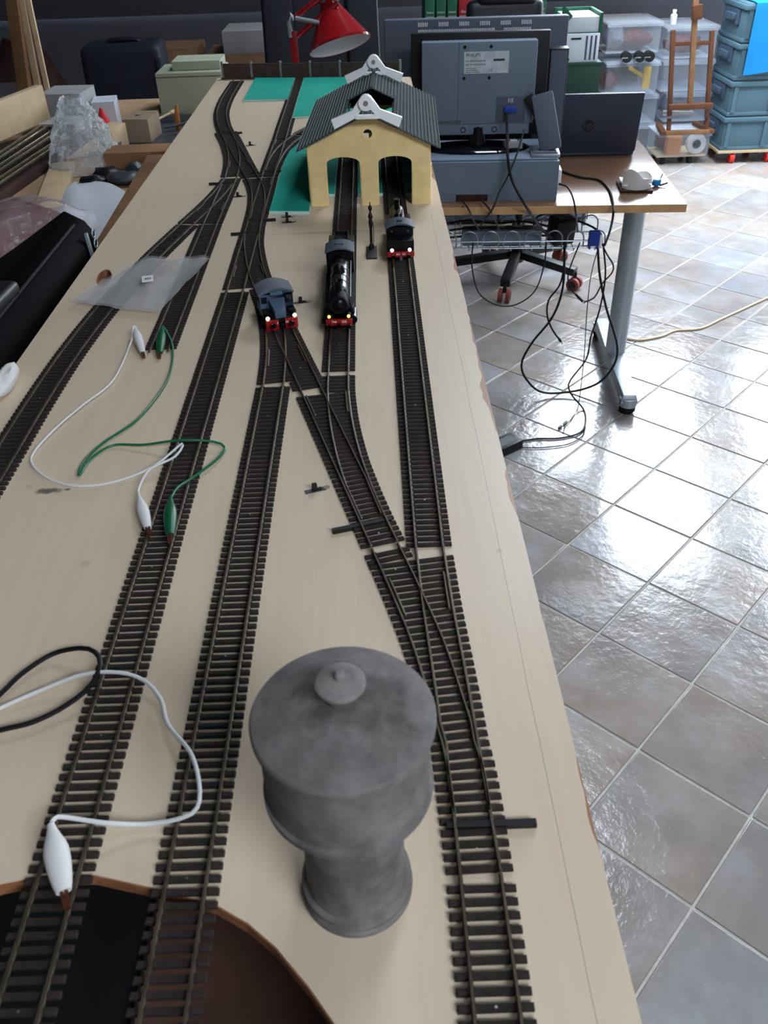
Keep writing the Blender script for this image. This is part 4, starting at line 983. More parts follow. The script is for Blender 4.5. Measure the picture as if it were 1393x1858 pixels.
cable('black adapter cable winding down to the floor brick', [at(1094, 442, Yc), at(1098, 500, Yc), at(1088, 560, Yc), at(1072, 610, Yc), at(1064, 650, Yc), at(1042, 680, 2.68), at(1031, 698, 2.66), at(1038, 718, 2.62), fl_(1058, 742), fl_(1062, 765), fl_(1052, 785), fl_(1015, 795), fl_(975, 796), fl_(946, 800)], .0030)
cable('thin black wire to the floor with a green inline piece', [at(1086, 445, Yc), at(1072, 500, Yc), at(1065, 560, Yc), at(1060, 640, Yc), at(1055, 690, 2.66), fl_(1048, 740), fl_(1035, 762), fl_(1025, 772), fl_(1022, 785)], .0016)
cable('second thin lead from the floor brick under the desk', [fl_(946, 812), fl_(985, 812), fl_(1030, 806), fl_(1055, 792), fl_(1062, 775)], .0018)
gp = onz(1025, 767, .006); gl = thing('wire_joint', 'small pale green joint on the thin floor wire', 'wire joint', gp, R(50)); MB().tube([(-.014, 0, 0), (-.008, 0, 0), (.008, 0, 0), (.014, 0, 0)], [.002, .004, .004, .002], 10).build('sleeve', 'pale_green', gl); MB().bar((-.045, 0, 0), (-.025, 0, 0), .007, .007).build('plug', 'tool_grey', gl, bevel=.001)
cable('cream cable lying across the tiles beyond the desk leg', [onz(x, y, .006) for x, y in ((1128, 612), (1160, 617), (1200, 610), (1225, 600), (1270, 596), (1310, 578), (1345, 562), (1393, 540), (1440, 520))], .0045, 'cream_wire', None)
ab = thing('power_brick', 'black power brick on the floor beside the board edge', 'power adapter', onz(918, 815, 0), R(35))
MB().b2((-.065, -.032, .0015), (.045, .032, .034)).build('body', 'black_plastic', ab, bevel=.004); MB().b2((-.05, -.02, .034), (.03, .02, .0345)).build('rating_label', 'tool_grey', ab, smooth=False)

# ------------------------------------------------------------------ chairs
def five_star(root, r, z, rot, wheel):
    for k in range(5):
        a = rot + k * 2 * PI / 5; d = Vector((math.cos(a), math.sin(a), 0)); e = d * r
        arm_ = MB(); arm_.bar(d * .03 + Vector((0, 0, z + .03)), e + Vector((0, 0, z)), .045, .035).build('base_arm', 'black_plastic', root, bevel=.006)
        MB().cyl(e + Vector((0, 0, .045)), e + Vector((0, 0, z)), .008, 10).build('stem', 'black_plastic', root)
        n_ = Vector((-d.y, d.x, 0))
        for sg in (-1, 1):
            wl = MB().cyl(e + n_ * sg * .008 + Vector((0, 0, .030)), e + n_ * sg * .026 + Vector((0, 0, .030)), .030, 24).build('caster', wheel, root, bevel=.003)
            MB().cyl(e + n_ * sg * .0255 + Vector((0, 0, .030)), e + n_ * sg * .0275 + Vector((0, 0, .030)), .018, 16).build('hub', 'black_plastic', wl)
oc = thing('office_chair', 'black office chair on reddish casters behind the desk', 'office chair', (.655, 3.84, 0))
five_star(oc, .295, .085, R(-108), 'caster_red')
MB().cyl((0, 0, .08), (0, 0, .26), .032, 20).cyl((0, 0, .26), (0, 0, .42), .020, 20).build('gas_column', 'black_plastic', oc)
MB().b2((-.24, -.24, .42), (.24, .24, .50)).build('seat', 'leather', oc, bevel=.03, segs=3)
MB().bar((0, .22, .43), (-.08, .36, .75), .06, .02).build('back_bar', 'black_plastic', oc, smooth=False)
MB().box((-.060, .34, .83), (.33, .08, .52), 0, R(-8)).build('backrest', 'leather', oc, bevel=.035, segs=4)
MB().box((-.055, .36, 1.14), (.25, .07, .14), 0, R(-4)).build('headrest', 'leather', oc, bevel=.03, segs=4)
ec = thing('executive_chair', 'high-backed black leather chair behind the red lamp', 'office chair', (-.165, 3.52, 0), R(3))
five_star(ec, .30, .085, R(20), 'black_plastic')
MB().cyl((0, 0, .08), (0, 0, .42), .03, 20).build('gas_column', 'black_plastic', ec)
MB().b2((-.26, -.28, .42), (.26, .22, .54)).build('seat', 'leather', ec, bevel=.04, segs=4)
def backf(x0, x1, tw, y, th):
    return MB().add([(x0, y, .56), (x1, y, .56), (x1, y + th, .56), (x0, y + th, .56), (x0 * tw, y + .06, 1.30), (x1 * tw, y + .06, 1.30), (x1 * tw, y + th + .04, 1.30), (x0 * tw, y + th + .04, 1.30)],
                    [(3, 2, 1, 0), (4, 5, 6, 7), (0, 1, 5, 4), (1, 2, 6, 5), (2, 3, 7, 6), (3, 0, 4, 7)])
backf(-.225, .225, .93, .12, .09).build('backrest', 'leather', ec, bevel=.035, segs=4)
backf(-.23, -.10, .93, .10, .05).build('side_bolster', 'leather', ec, bevel=.02, segs=4); backf(.10, .23, .93, .10, .05).build('side_bolster', 'leather', ec, bevel=.02, segs=4)

# ------------------------------------------------------------------ red desk lamp
LY = 2.62
la = thing('desk_lamp', 'red jointed desk lamp with a wide conical shade', 'desk lamp', (-.20, LY, DZ - .01))
Lo = Vector((-.20, LY, DZ - .01))
MB().lathe([(0, 0), (.085, 0), (.088, .008), (.080, .022), (.02, .030), (0, .030)], 40, (0, .0, .010)).build('base', 'lamp_red', la)
el = at(528, 33, LY) - Lo
MB().bar((.004, 0, .03), (el.x + .002, el.y, el.z - .03), .020, .012, (0, 1, 0)).build('lower_arm', 'lamp_red', la, bevel=.002)
MB().tube([el + Vector((-.004, 0, -.045)), el + Vector((-.008, 0, -.01)), el + Vector((0, 0, .008)), el + Vector((.008, 0, -.004))], .007, 10).build('elbow', 'steel', la)
MB().cyl(el + Vector((.012, -.006, .0)), el + Vector((.075, -.008, -.012)), .0065, 14).build('tension_knob', 'steel', la)
up1 = at(612, -12, LY) - Lo
for dz in (0, -.045):
    MB().cyl(el + Vector((.012, 0, .002 + dz)), up1 + Vector((.0, 0, dz * .9 + .02)), .0075, 12).build('upper_arm', 'lamp_red', la)
rc = at(617, 84, LY) - Lo; axv = Vector((-.235, .34, .91)).normalized()
rotm = axv.to_track_quat('Z', 'Y').to_matrix()
shd = MB().lathe([(.0865, .0), (.0868, .006), (.0820, .012), (.030, .095), (.026, .102), (.025, .150), (.018, .156), (0, .156)], 56, rc, rotm)
shd.f = shd.f[:-2] + [shd.f[-1]]
shd.build('shade', 'lamp_red', la, solid=.0)
ins = MB().lathe([(.0855, .0015), (.0800, .0115), (.029, .093), (0, .093)], 56, rc, rotm); ins.f = ins.f[:-2] + [ins.f[-1]]
ins.build('shade_lining', 'shade_white', la)
MB().lathe([(0, .03), (.012, .035), (.020, .055), (.013, .08), (0, .085)], 20, rc, rotm).build('bulb', 'white_plastic', la)
MB().cyl(rc + axv * .125 + Vector((-.012, -.026, 0)), rc + axv * .125 + Vector((-.012, -.034, 0)), .011, 16).build('pivot_knob', 'tool_grey', la)
bk = MB().tube([rc + axv * .13 + Vector((-.024, -.01, 0)), rc + axv * .16 + Vector((-.026, -.01, .0)), up1 + Vector((0, 0, -.02))], .006, 10).build('bracket', 'steel', la)

# ------------------------------------------------------------------ behind the desk: cabinet, ring binders, file boxes
cb = thing('low_cabinet', 'low grey cabinet behind the office chair carrying binders', 'cabinet', (.70, 4.62, 0))
MB().b2((-.52, 0, 0), (.46, .38, .60)).build('body', 'plaster', cb, bevel=.004)
for sg in (-1, 1): dd = MB().b2((-.03 + sg * .245 - .238, -.018, .02), (-.03 + sg * .245 + .238, 0, .58)).build('door', 'monitor_grey', cb, bevel=.003); MB().bar((-.03 + sg * .04, -.03, .30), (-.03 + sg * .04, -.03, .40), .01, .01).build('handle', 'steel', dd)
BX = [(.303, 'green_board', 'green'), (.356, 'green_board', 'green'), (.409, 'green_board', 'green'), (.463, 'red_board', 'red'), (.78, 'green_board', 'green'), (.832, 'green_board', 'green')]
BL = ['green ring binder, outermost of the row left of the red one', 'green ring binder in the middle of the row left of the red one', 'green ring binder right next to the red one', 'red ring binder lettered Oxford behind the television', 'green ring binder half hidden by the office chair', 'green ring binder, last one beside the file box stack']
for (x, mt, nm), lab in zip(BX, BL):
    wd = .070 if nm == 'red' else .047
    b_ = thing('ring_binder', lab, 'binder', (x + (.012 if nm == 'red' else 0), 4.66, .600), 0, 'ring binders behind the television')
    MB().b2((-wd / 2, 0, 0), (wd / 2, .28, .45)).build('cover', mt, b_, bevel=.003)
    MB().b2((-wd / 2 + .004, -.0012, .350), (wd / 2 - .004, .0, .380)).build('spine_label', 'white_card', b_, smooth=False)
    text('Oxford', .016 if nm == 'red' else .011, 'letter_white', b_, (0, -.0016, .396))
bx2 = thing('file_box', 'dark green file box at the bottom of the stack', 'file box', (1.055, 4.66, .600)); MB().b2((-.095, 0, 0), (.095, .27, .158)).build('body', 'dark_green', bx2, bevel=.003); MB().b2((-.097, -.002, .146), (.097, .272, .160)).build('lid', 'dark_green', bx2, bevel=.002)
so = thing('file_sorter', 'white plastic file sorter with three vertical slots', 'file sorter', (1.045, 4.665, .760))
MB().b2((-.095, 0, 0), (.085, .25, .125)).build('body', 'sorter_white', so, bevel=.004)
for k in range(3): MB().b2((.018 + k * .022, -.0015, .010), (.027 + k * .022, .001, .115)).build('slot', 'crate_dark', so, smooth=False)
MB().b2((-.055, -.002, .100), (-.005, .0, .108)).build('name_slot', 'black_plastic', so, smooth=False)
MB().b2((-.070, -.0015, .008), (-.055, .0, .020)).build('mark', 'crate_dark', so, smooth=False)
ob_ = thing('open_file_box', 'green open file box packed with white paper on the stack', 'file box', (1.045, 4.67, .885))
MB().b2((-.098, .0, 0), (.092, .25, .004)).b2((.078, .0, 0), (.092, .25, .085)).b2((-.098, .24, 0), (.092, .25, .085)).build('body', 'green_board', ob_, smooth=False)
MB().b2((-.085, .004, .004), (.076, .235, .070)).build('paper_stack', 'paper', ob_, bevel=.002)
plate('flap', 'green_board', [(-.11, .02), (-.055, .075), (-.11, .13)], (), .003, ob_, 'Y', loc=(0, -.004, 0))

# ------------------------------------------------------------------ storage along the back wall, right side
def clear_bin(label, x0, x1, y0, y1, z0, z1):
    o = Vector(((x0 + x1) / 2, (y0 + y1) / 2, z0)); a, b_, h = (x1 - x0) / 2, (y1 - y0) / 2, z1 - z0
    t = thing('storage_bin', label, 'storage bin', o, 0, 'clear storage bins along the back wall')
    mb = MB().box((0, 0, h * .47), (2 * a * .95, 2 * b_ * .95, h * .90)); mb.f = [f for i, f in enumerate(mb.f) if i != 1]
    mb.build('tub', 'bin_clear', t, smooth=False)
    MB().b2((-a, -b_, h * .92), (a, b_, h)).build('lid', 'bin_clear', t, bevel=.006)
    MB().b2((-a, -b_ - .004, h * .86), (a, -b_ + .004, h * .93)).build('rim', 'bin_clear', t, bevel=.002)
    return t
YB = 5.86
clear_bin('clear bin with maroon cloth, topmost beside the green file boxes', 1.46, 1.80, YB, YB + .38, .600, .772)
clear_bin('clear bin with yellow tools below the black rollers', 1.475, 1.815, YB - .02, YB + .38, .370, .560)
clear_bin('clear bin with grey things under the bin of yellow tools', 1.50, 1.84, YB, YB + .38, .195, .365)
clear_bin('clear bottom bin of the stack beside the desk', 1.52, 1.86, YB, YB + .38, .0, .190)
clear_bin('clear bin behind the easel top, topmost of its stack', 1.825, 2.15, YB, YB + .38, .560, .740)
clear_bin('clear bin behind the easel, second from the top', 1.835, 2.16, YB, YB + .38, .375, .555)
clear_bin('clear bin behind the easel foot', 1.885, 2.18, YB, YB + .38, .195, .370)
dl_ = clear_bin('clear bin on black casters holding a white cable roll and an orange box', 1.790, 2.125, 5.60, 5.85, .050, .190)
for k, (x, y) in enumerate(((1.85, 5.64), (2.02, 5.64), (1.85, 5.80), (2.02, 5.80))):
    wl = MB().cyl((x - .012, y, .024), (x + .012, y, .024), .024, 20).build('caster', 'black_plastic', dl_, bevel=.003); wl.location = -Vector(dl_.location)
bd = MB().b2((1.80, 5.61, .047), (2.11, 5.84, .056)).build('dolly_board', 'pine', dl_, smooth=False); bd.location = -Vector(dl_.location)
def blob(name, label, cat, mat, c, r, seed, part='bundle', grp=None):
    t = thing(name, label, cat, (c[0], c[1], c[2]), 0, grp); mb = MB(); n1, n2 = 16, 10; vs = []
    for j in range(n2 + 1):
        for i in range(n1):
            a, b_ = 2 * PI * i / n1, PI * j / n2 - PI / 2; d = Vector((math.cos(a) * math.cos(b_), math.sin(a) * math.cos(b_), math.sin(b_)))
            k = 1 + .22 * noise.noise(d * 2 + Vector((seed, 0, 0))); vs.append(Vector((d.x * r[0], d.y * r[1], (d.z + 1) * r[2])) * k)
    mb.add(vs, [(j * n1 + i, j * n1 + (i + 1) % n1, (j + 1) * n1 + (i + 1) % n1, (j + 1) * n1 + i) for j in range(n2) for i in range(n1)])
    mb.build(part, mat, t); return t
blob('cloth_bundle', 'maroon cloth bundle inside the topmost clear bin', 'cloth', 'maroon', (1.66, YB + .14, .612), (.12, .09, .05), 1)
blob('cloth_bundle', 'grey cloth bundle inside the topmost clear bin beside the maroon one', 'cloth', 'grey_cloth', (1.54, YB + .14, .612), (.07, .09, .062), 2)
blob('cloth_bundle', 'dark bundle in the clear bin of yellow tools', 'cloth', 'maroon', (1.54, YB + .15, .382), (.06, .08, .05), 3)
blob('cloth_bundle', 'maroon bundle in the bin behind the easel top', 'cloth', 'maroon', (1.98, YB + .15, .572), (.12, .09, .05), 4)
blob('cloth_bundle', 'grey bundle in the bin behind the easel foot', 'cloth', 'grey_cloth', (2.00, YB + .15, .207), (.11, .09, .06), 5)
blob('cloth_bundle', 'maroon bundle in the bin on casters', 'cloth', 'maroon', (1.88, 5.76, .060), (.06, .05, .045), 6)
ys_ = thing('scraper', 'yellow scraper with a rounded blade in a clear bin', 'tool', (1.70, YB + .02, .385), 0)
MB().box((.045, .0, .075), (.048, .02, .125)).build('blade', 'yellow_plastic', ys_, bevel=.008); MB().bar((.02, 0, .085), (-.07, .01, .135), .022, .02).build('handle', 'yellow_plastic', ys_, bevel=.005)
for k, x in enumerate((1.585, 1.665, 1.725)):
    t = thing('roller', ['black foam roller on the bin lid, nearest the file boxes', 'black foam roller on the bin lid between two others', 'black foam roller on the bin lid beside the easel'][k], 'roller', (x, YB - .035, .560), 0, 'black rollers on a bin lid')
    MB().cyl((0, -.03, .030), (0, .030, .030), .030, 24).build('sleeve', 'black_plastic', t, bevel=.004); MB().tube([(0, -.04, .030), (-.035, -.042, .030), (-.035, -.042, .005)], .003, 8).build('wire_handle', 'steel', t)
cr = thing('cable_roll', 'white round cable roll in the bin on casters', 'cable roll', (2.045, 5.640, .056))
MB().lathe([(.026, -.02), (.058, -.02), (.060, -.015), (.060, .015), (.058, .02), (.026, .02), (.026, -.02)], 40, (0, 0, .062), Matrix.Rotation(PI / 2, 3, 'X')).build('coil', 'white_matt', cr)
MB().lathe([(.022, -.022), (.027, -.022), (.027, .022), (.022, .022), (.022, -.022)], 32, (0, 0, .062), Matrix.Rotation(PI / 2, 3, 'X')).build('core', 'grey_cloth', cr)
og = thing('orange_box', 'small orange cardboard box in the bin on casters', 'box', (1.905, 5.640, .056)); MB().b2((-.045, -.02, 0), (.045, .04, .105)).build('body', 'orange_card', og, bevel=.002); MB().b2((-.046, -.021, .090), (.046, .041, .107)).build('lid', 'orange_card', og, bevel=.002)
wb = thing('bottle', 'white bottle on top of the bins beside the easel', 'bottle', (1.885, YB + .10, .740)); MB().lathe([(0, 0), (.018, 0), (.020, .006), (.020, .05), (.010, .058), (.010, .066), (0, .066)], 24).build('body', 'white_matt', wb); MB().cyl((0, 0, .064), (0, 0, .078), .012, 16).build('cap', 'white_plastic', wb)
# easel standing on the wheeled bin
EY = 5.58
ez = thing('easel', 'brown wooden table easel in front of the clear bins', 'easel', (1.955, EY, .190))
E_ = lambda x, z, dy=0: at(x, z, EY) - Vector((1.955, EY, .190)) + Vector((0, dy, 0))
MB().bar(E_(1221, 55), E_(1214, 210), .026, .020, (0, 1, 0)).build('upright', 'easel_wood', ez, bevel=.002)
MB().bar(E_(1292, 55), E_(1282, 212), .026, .020, (0, 1, 0)).build('upright', 'easel_wood', ez, bevel=.002)
MB().bar(E_(1265, -30, .01), E_(1250, 190, -.012), .030, .018, (0, 1, 0)).build('mast', 'easel_pale', ez, bevel=.002)
MB().bar(E_(1264, 8, -.01), E_(1262, 35, -.01), .055, .03, (0, 1, 0)).build('top_clamp', 'easel_wood', ez, bevel=.003)
MB().bar(E_(1218, 80), E_(1292, 77), .022, .018, (0, 1, 0)).build('crossbar', 'easel_wood', ez, bevel=.002)
MB().bar(E_(1210, 193, -.02), E_(1290, 190, -.02), .030, .040, (0, 1, 0)).build('canvas_tray', 'easel_wood', ez, bevel=.002)
MB().bar((-.135, -.01, .012), (.135, -.01, .012), .030, .024).build('base_rail', 'easel_pale', ez, bevel=.002)
MB().bar((-.150, -.02, .012), (-.115, .22, .012), .034, .024).build('runner', 'easel_wood', ez, bevel=.003)
MB().bar((.150, -.02, .012), (.115, .22, .012), .034, .024).build('runner', 'easel_wood', ez, bevel=.003)
for sg in (-1, 1): MB().bar((sg * .115, .0, .02), (sg * .118, .012, .09), .024, .02, (0, 1, 0)).build('foot_block', 'easel_wood', ez, bevel=.002)
for k in range(2): MB().bar(E_(1205, 210 - 6 * k, .03), E_(1260, 208 - 2 * k, .03), .012, .012).build('brush_rail', 'white_card', ez, bevel=.002)
# blue-grey crates on a red-wheeled dolly
CX0, CX1, CY0, CY1 = 2.175, 2.775, 5.58, 5.98
dy_ = thing('crate_dolly', 'wooden dolly with red wheels under the blue crates', 'dolly', ((CX0 + CX1) / 2, CY0 + .2, 0))
MB().b2((-.30, -.20, .066), (.30, .20, .080)).build('board', 'pine', dy_, smooth=False)
for x in (-.20, .03, .25):
    for y in (-.17, .17):
        MB().cyl((x - .014, y, .032), (x + .014, y, .032), .032, 24).build('wheel', 'red_wheel', dy_, bevel=.003)
        MB().b2((x - .018, y - .012, .05), (x + .018, y + .012, .068)).build('bracket', 'steel', dy_, smooth=False)
CL = ['lowest blue-grey plastic crate standing on the dolly', 'second blue-grey crate counted from the dolly', 'third blue-grey crate counted from the dolly', 'topmost blue-grey crate under the bright blue cloth']
z = .080
for k in range(4):
    h = .200; t = thing('plastic_crate', CL[k], 'crate', ((CX0 + CX1) / 2, CY0 + .2, z), 0, 'stacked blue-grey crates')
    mb = MB().box((0, 0, h / 2), (.575, .375, h - .001)); mb.build('body', 'crate_blue', t, bevel=.01)
    MB().b2((-.300, -.200, h - .035), (.300, .200, h - .008)).build('rim', 'crate_blue', t, bevel=.006)
    MB().b2((-.292, -.192, .0), (.292, .192, .022)).build('foot_rim', 'crate_blue', t, bevel=.005)
    for x in (-.26, -.03, .20): MB().b2((x - .012, -.196, .02), (x + .012, -.185, h - .036)).build('rib', 'crate_blue', t, smooth=False)
    MB().bar((-.310, -.07, h * .60), (-.310, .07, h * .60), .020, .035).build('handle', 'crate_dark', t, bevel=.004)
    MB().b2((-.300, -.11, h * .42), (-.2875, .11, h * .80)).build('grip_recess', 'crate_dark', t, smooth=False)
    z += h
cl_ = thing('blue_cloth', 'bright blue cloth hanging over the topmost crate', 'cloth', (2.45, CY0, .88))
def clf(u, v):
    x = -.225 + u * .50; s = v * .62
    if s < .22: y, zz = .22 - s, .008
    elif s < .25: y, zz = -.012 - .006, .004
    else: y, zz = -.020 - .010 * math.sin(u * 9) * (s - .2), -(s - .25) * (1 - .15 * u)
    return Vector((x, y, zz))
MB().grid(clf, 24, 24).build('fabric', 'cloth_blue', cl_, solid=.003)
tb = thing('black_tub', 'shallow dark tub on the floor behind the file boxes', 'tub', (1.42, 6.44, .0)); MB().b2((-.55, -.12, 0), (.40, .12, .70)).build('body', 'dark_brown', tb, bevel=.02); MB().b2((-.57, -.14, .70), (.42, .14, .735)).build('lid', 'maroon', tb, bevel=.012)

# ------------------------------------------------------------------ background left
def carton(label, lo, hi, mat, cat='box', tape=None, rz=0, grp=None, name='carton', flaps=True):
    c = Vector(((lo[0] + hi[0]) / 2, (lo[1] + hi[1]) / 2, lo[2])); a, b_, h = (hi[0] - lo[0]) / 2, (hi[1] - lo[1]) / 2, hi[2] - lo[2]
    t = thing(name, label, cat, c, rz, grp)
    MB().b2((-a, -b_, 0), (a, b_, h * .985)).build('body', mat, t, bevel=.002)
    if flaps:
        for sg in (-1, 1): MB().b2((-a, .001 if sg > 0 else -b_, h * .985), (a, b_ if sg > 0 else -.001, h)).build('flap', mat, t, smooth=False)
    if tape: MB().b2((-a * .999, -.012, h), (a * .999, .012, h + .001)).build('tape', tape, t, smooth=False)
    return t
lc = thing('low_shelf', 'low dark shelf in the shade beyond the layout', 'shelf', (-.95, 4.70, 0))
MB().b2((-.95, -.25, .50), (.55, .30, .53)).build('shelf_board', 'dark_brown', lc, smooth=False)
for x in (-.93, -.2, .53): MB().b2((x - .015, -.24, 0), (x + .015, .29, .50)).build('side_panel', 'dark_brown', lc, smooth=False)
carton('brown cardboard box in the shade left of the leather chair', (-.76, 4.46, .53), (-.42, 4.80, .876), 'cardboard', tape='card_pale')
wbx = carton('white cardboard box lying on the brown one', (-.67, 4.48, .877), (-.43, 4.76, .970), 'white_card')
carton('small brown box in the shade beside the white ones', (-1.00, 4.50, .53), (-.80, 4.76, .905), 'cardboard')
blob('pillow', 'crumpled grey pillow in the shade on the far shelf', 'pillow', 'grey_cloth', (-1.25, 4.62, .53), (.17, .13, .15), 11, 'pillow_case')
blob('cloth_bundle', 'brown blanket bundle at the left end of the far shelf', 'blanket', 'dark_brown', (-1.66, 4.60, .53), (.18, .16, .20), 12)
su = thing('suitcase', 'large dark navy suitcase standing in the shade', 'suitcase', (-.825, 3.28, .0), R(4))
MB().add([(-.155, -.10, .50), (.150, -.10, .50), (.150, .12, .50), (-.155, .12, .50), (-.135, -.09, 1.10), (.125, -.09, 1.10), (.125, .11, 1.10), (-.135, .11, 1.10)], [(3, 2, 1, 0), (4, 5, 6, 7), (0, 1, 5, 4), (1, 2, 6, 5), (2, 3, 7, 6), (3, 0, 4, 7)]).build('shell', 'navy', su, bevel=.025, segs=4)
MB().b2((-.16, -.11, .0), (.16, .13, .50)).build('lower_shell', 'navy', su, bevel=.02, segs=3)
MB().bar((.128, -.098, .52), (.118, -.092, 1.06), .02, .02, (0, 1, 0)).build('edge_trim', 'leather', su, bevel=.004)
MB().tube(smooth([(-.05, .0, 1.09), (-.045, 0, 1.106), (.045, 0, 1.106), (.05, 0, 1.09)], .02), .008, 8).build('handle', 'leather', su)
bgb = thing('clear_sack', 'clear sack of dark things on the floor left of the suitcase', 'plastic sack', (-1.22, 3.10, .60))
MB().grid(lambda u, v: Vector(((.20 - .06 * v) * math.cos(u * 2 * PI) * (1 + .15 * noise.noise(Vector((math.cos(u * 2 * PI) * 2, math.sin(u * 2 * PI) * 2, v * 4)))), (.15 - .04 * v) * math.sin(u * 2 * PI), v * .40 + .015 * noise.noise(Vector((u * 12, v * 4, 0))))), 36, 14).build('film', 'bin_clear', bgb)
stl = thing('stool', 'dark stool under the clear sack', 'stool', (-1.22, 3.10, 0)); MB().b2((-.2, -.16, .56), (.2, .16, .60)).build('seat', 'dark_brown', stl, bevel=.01)
for x in (-.17, .17):
    for y in (-.13, .13): MB().bar((x, y, 0), (x * .9, y * .9, .56), .03, .03, (0, 1, 0)).build('leg', 'dark_brown', stl, smooth=False)
bb_ = blob('blue_ball', 'small bright blue ball in the clear sack', 'ball', 'bright_blue', (-1.16, 2.96, .86), (.03, .03, .035), 14, 'ball_skin')

# ------------------------------------------------------------------ workbench left of the layout
BZ = 1.045
wk = thing('workbench', 'cluttered wooden workbench along the left side of the layout', 'workbench')
MB().b2((-1.40, .47, BZ - .03), (-.345, 2.62, BZ)).build('bench_top', 'old_wood', wk, bevel=.002)
for x, y in ((-1.35, .5), (-.40, .5), (-1.35, 2.57), (-.40, 2.57)): MB().b2((x - .03, y - .03, 0), (x + .03, y + .03, BZ - .03)).build('leg', 'brown_wood', wk, smooth=False)
def plank(label, p, q, wd, ht, mat, cat='plank', grp=None, name='plank', cap=None):
    p, q = Vector(p), Vector(q); t = thing(name, label, cat, p, 0, grp)
    MB().bar((0, 0, 0), q - p, wd, ht).build('board', mat, t, bevel=min(wd, ht) * .08)
    if cap: MB().bar((q - p) * .999, (q - p) * 1.002, wd * .98, ht * .96).build('end_grain', cap, t, smooth=False)
    return t
plank('brown wooden beam lying beside the left board edge', (-.405, 1.16, BZ + .02), (-.435, 1.84, BZ + .02), .045, .04, 'brown_wood', cap='ply_edge')
plank('short brown plank lying across the end of the beam', (-.56, 1.915, BZ + .018), (-.36, 1.915, BZ + .018), .07, .036, 'brown_wood', cap='ply_edge')
plank('pale wooden offcut on the bench under the clear bag', (-.60, 1.60, BZ + .006), (-.66, 1.92, BZ + .006), .05, .012, 'pine', cap='old_wood')
plank('wide pale plank propped at the left end of the bench', (-.960, 1.62, BZ + .060), (-.775, 2.22, BZ + .075), .018, .075, 'pine', cap='old_wood')
plank('tan batten leaning upright at the left of the bench', (-.885, 2.40, BZ), (-.865, 2.46, BZ + .30), .034, .018, 'brown_wood')
plank('pale grey batten leaning upright next to the tan one', (-.850, 2.41, BZ), (-.845, 2.46, BZ + .30), .016, .014, 'pine')
plank('thin pine strip leaning upright right of the grey batten', (-.828, 2.42, BZ), (-.832, 2.46, BZ + .30), .012, .012, 'pine')
def bundle(label, p, q, k):
    p, q = Vector(p), Vector(q); t = thing('flex_track', label, 'railway track', p, 0, 'loose track lengths on the bench'); d = q - p
    n_ = d.cross(Vector((0, 0, 1))).normalized()
    for sg in (-1, 1): MB().bar(n_ * sg * .008 + Vector((0, 0, .006)), d + n_ * sg * .008 + Vector((0, 0, .006)), .0016, .004).build('rail', 'bright_rail', t, smooth=False)
    mb = MB(); L = d.length; a = math.atan2(d.y, d.x) - PI / 2
    for i in range(int(L / .0075)): mb.box(d * (i * .0075 / L) + Vector((0, 0, .002)), (.028, .0038, .004), a)
    mb.build('sleeper', 'sleeper', t, smooth=False, kind='stuff')
bundle('loose flex track on the bench, beside the clear bubble bag', (-.745, 1.55, BZ + .022), (-.680, 2.20, BZ + .022), 0)
bundle('loose flex track in the middle of the bench bundle', (-.780, 1.56, BZ + .022), (-.713, 2.20, BZ + .030), 1)
bundle('loose flex track next to the wide pale plank', (-.815, 1.58, BZ + .022), (-.745, 2.18, BZ + .038), 2)
plank('dark board carrying the loose track lengths', (-.78, 1.54, BZ + .010), (-.712, 2.20, BZ + .010), .11, .020, 'dark_brown')
pp = thing('paper_sheet', 'white sheet of paper curling on the bench', 'paper', (0, 0, BZ + .004))
pc = [Vector((-.575, 1.47, 0)), Vector((-.445, 1.36, 0)), Vector((-.478, 1.70, 0)), Vector((-.600, 1.78, 0))]
MB().grid(lambda u, v: (pc[0] * (1 - u) + pc[1] * u) * (1 - v) + (pc[3] * (1 - u) + pc[2] * u) * v + Vector((0, 0, .010 * math.sin(u * PI) + .012 * (1 - v) * u + .008 * noise.noise(Vector((u * 2, v * 2, 0))) + .004)), 20, 20).build('sheet', 'paper', pp, solid=.0004)
bb2 = thing('bubble_wrap', 'crinkled clear bubble wrap bag standing on the bench', 'bubble wrap', (-.612, 1.925, BZ))
def bwf(u, v):
    a = u * 2 * PI; r = (.078 - .055 * v ** 1.3) * (1 + .10 * noise.noise(Vector((math.cos(a) * 2, math.sin(a) * 2, v * 5))))
    k = .006 * noise.noise(Vector((math.cos(a) * 9, math.sin(a) * 9, v * 16)))
    return Vector((r * 1.0 * math.cos(a) - .02 * v + k, r * 1.1 * math.sin(a) + .06 * v + k, .002 + v * .125 + k))
MB().grid(bwf, 60, 30).build('film', 'bubble_film', bb2)
carton('white cardboard box with pale blue end on the bench', (-.790, 2.25, BZ), (-.690, 2.36, BZ + .085), 'white_card', rz=R(-4))
carton('small white box leaning beside the white cardboard box', (-.680, 2.26, BZ), (-.625, 2.34, BZ + .062), 'sorter_white', rz=R(8))
carton('flat white box in front of the tall white cardboard box', (-.760, 2.12, BZ), (-.670, 2.21, BZ + .045), 'white_card', rz=R(-10))
cbx = carton('small tan cardboard box with a round hole on top', (-.560, 2.09, BZ + .006), (-.500, 2.18, BZ + .056), 'card_pale', rz=R(-5))
MB().cyl((-.006, -.004, .050), (-.006, -.004, .0508), .005, 16).build('hole', 'dark_brown', cbx)
carton('pale wooden block behind the bubble wrap', (-.600, 2.02, BZ), (-.560, 2.08, BZ + .055), 'pine', 'wood block', rz=R(-20), name='wood_block', flaps=False)
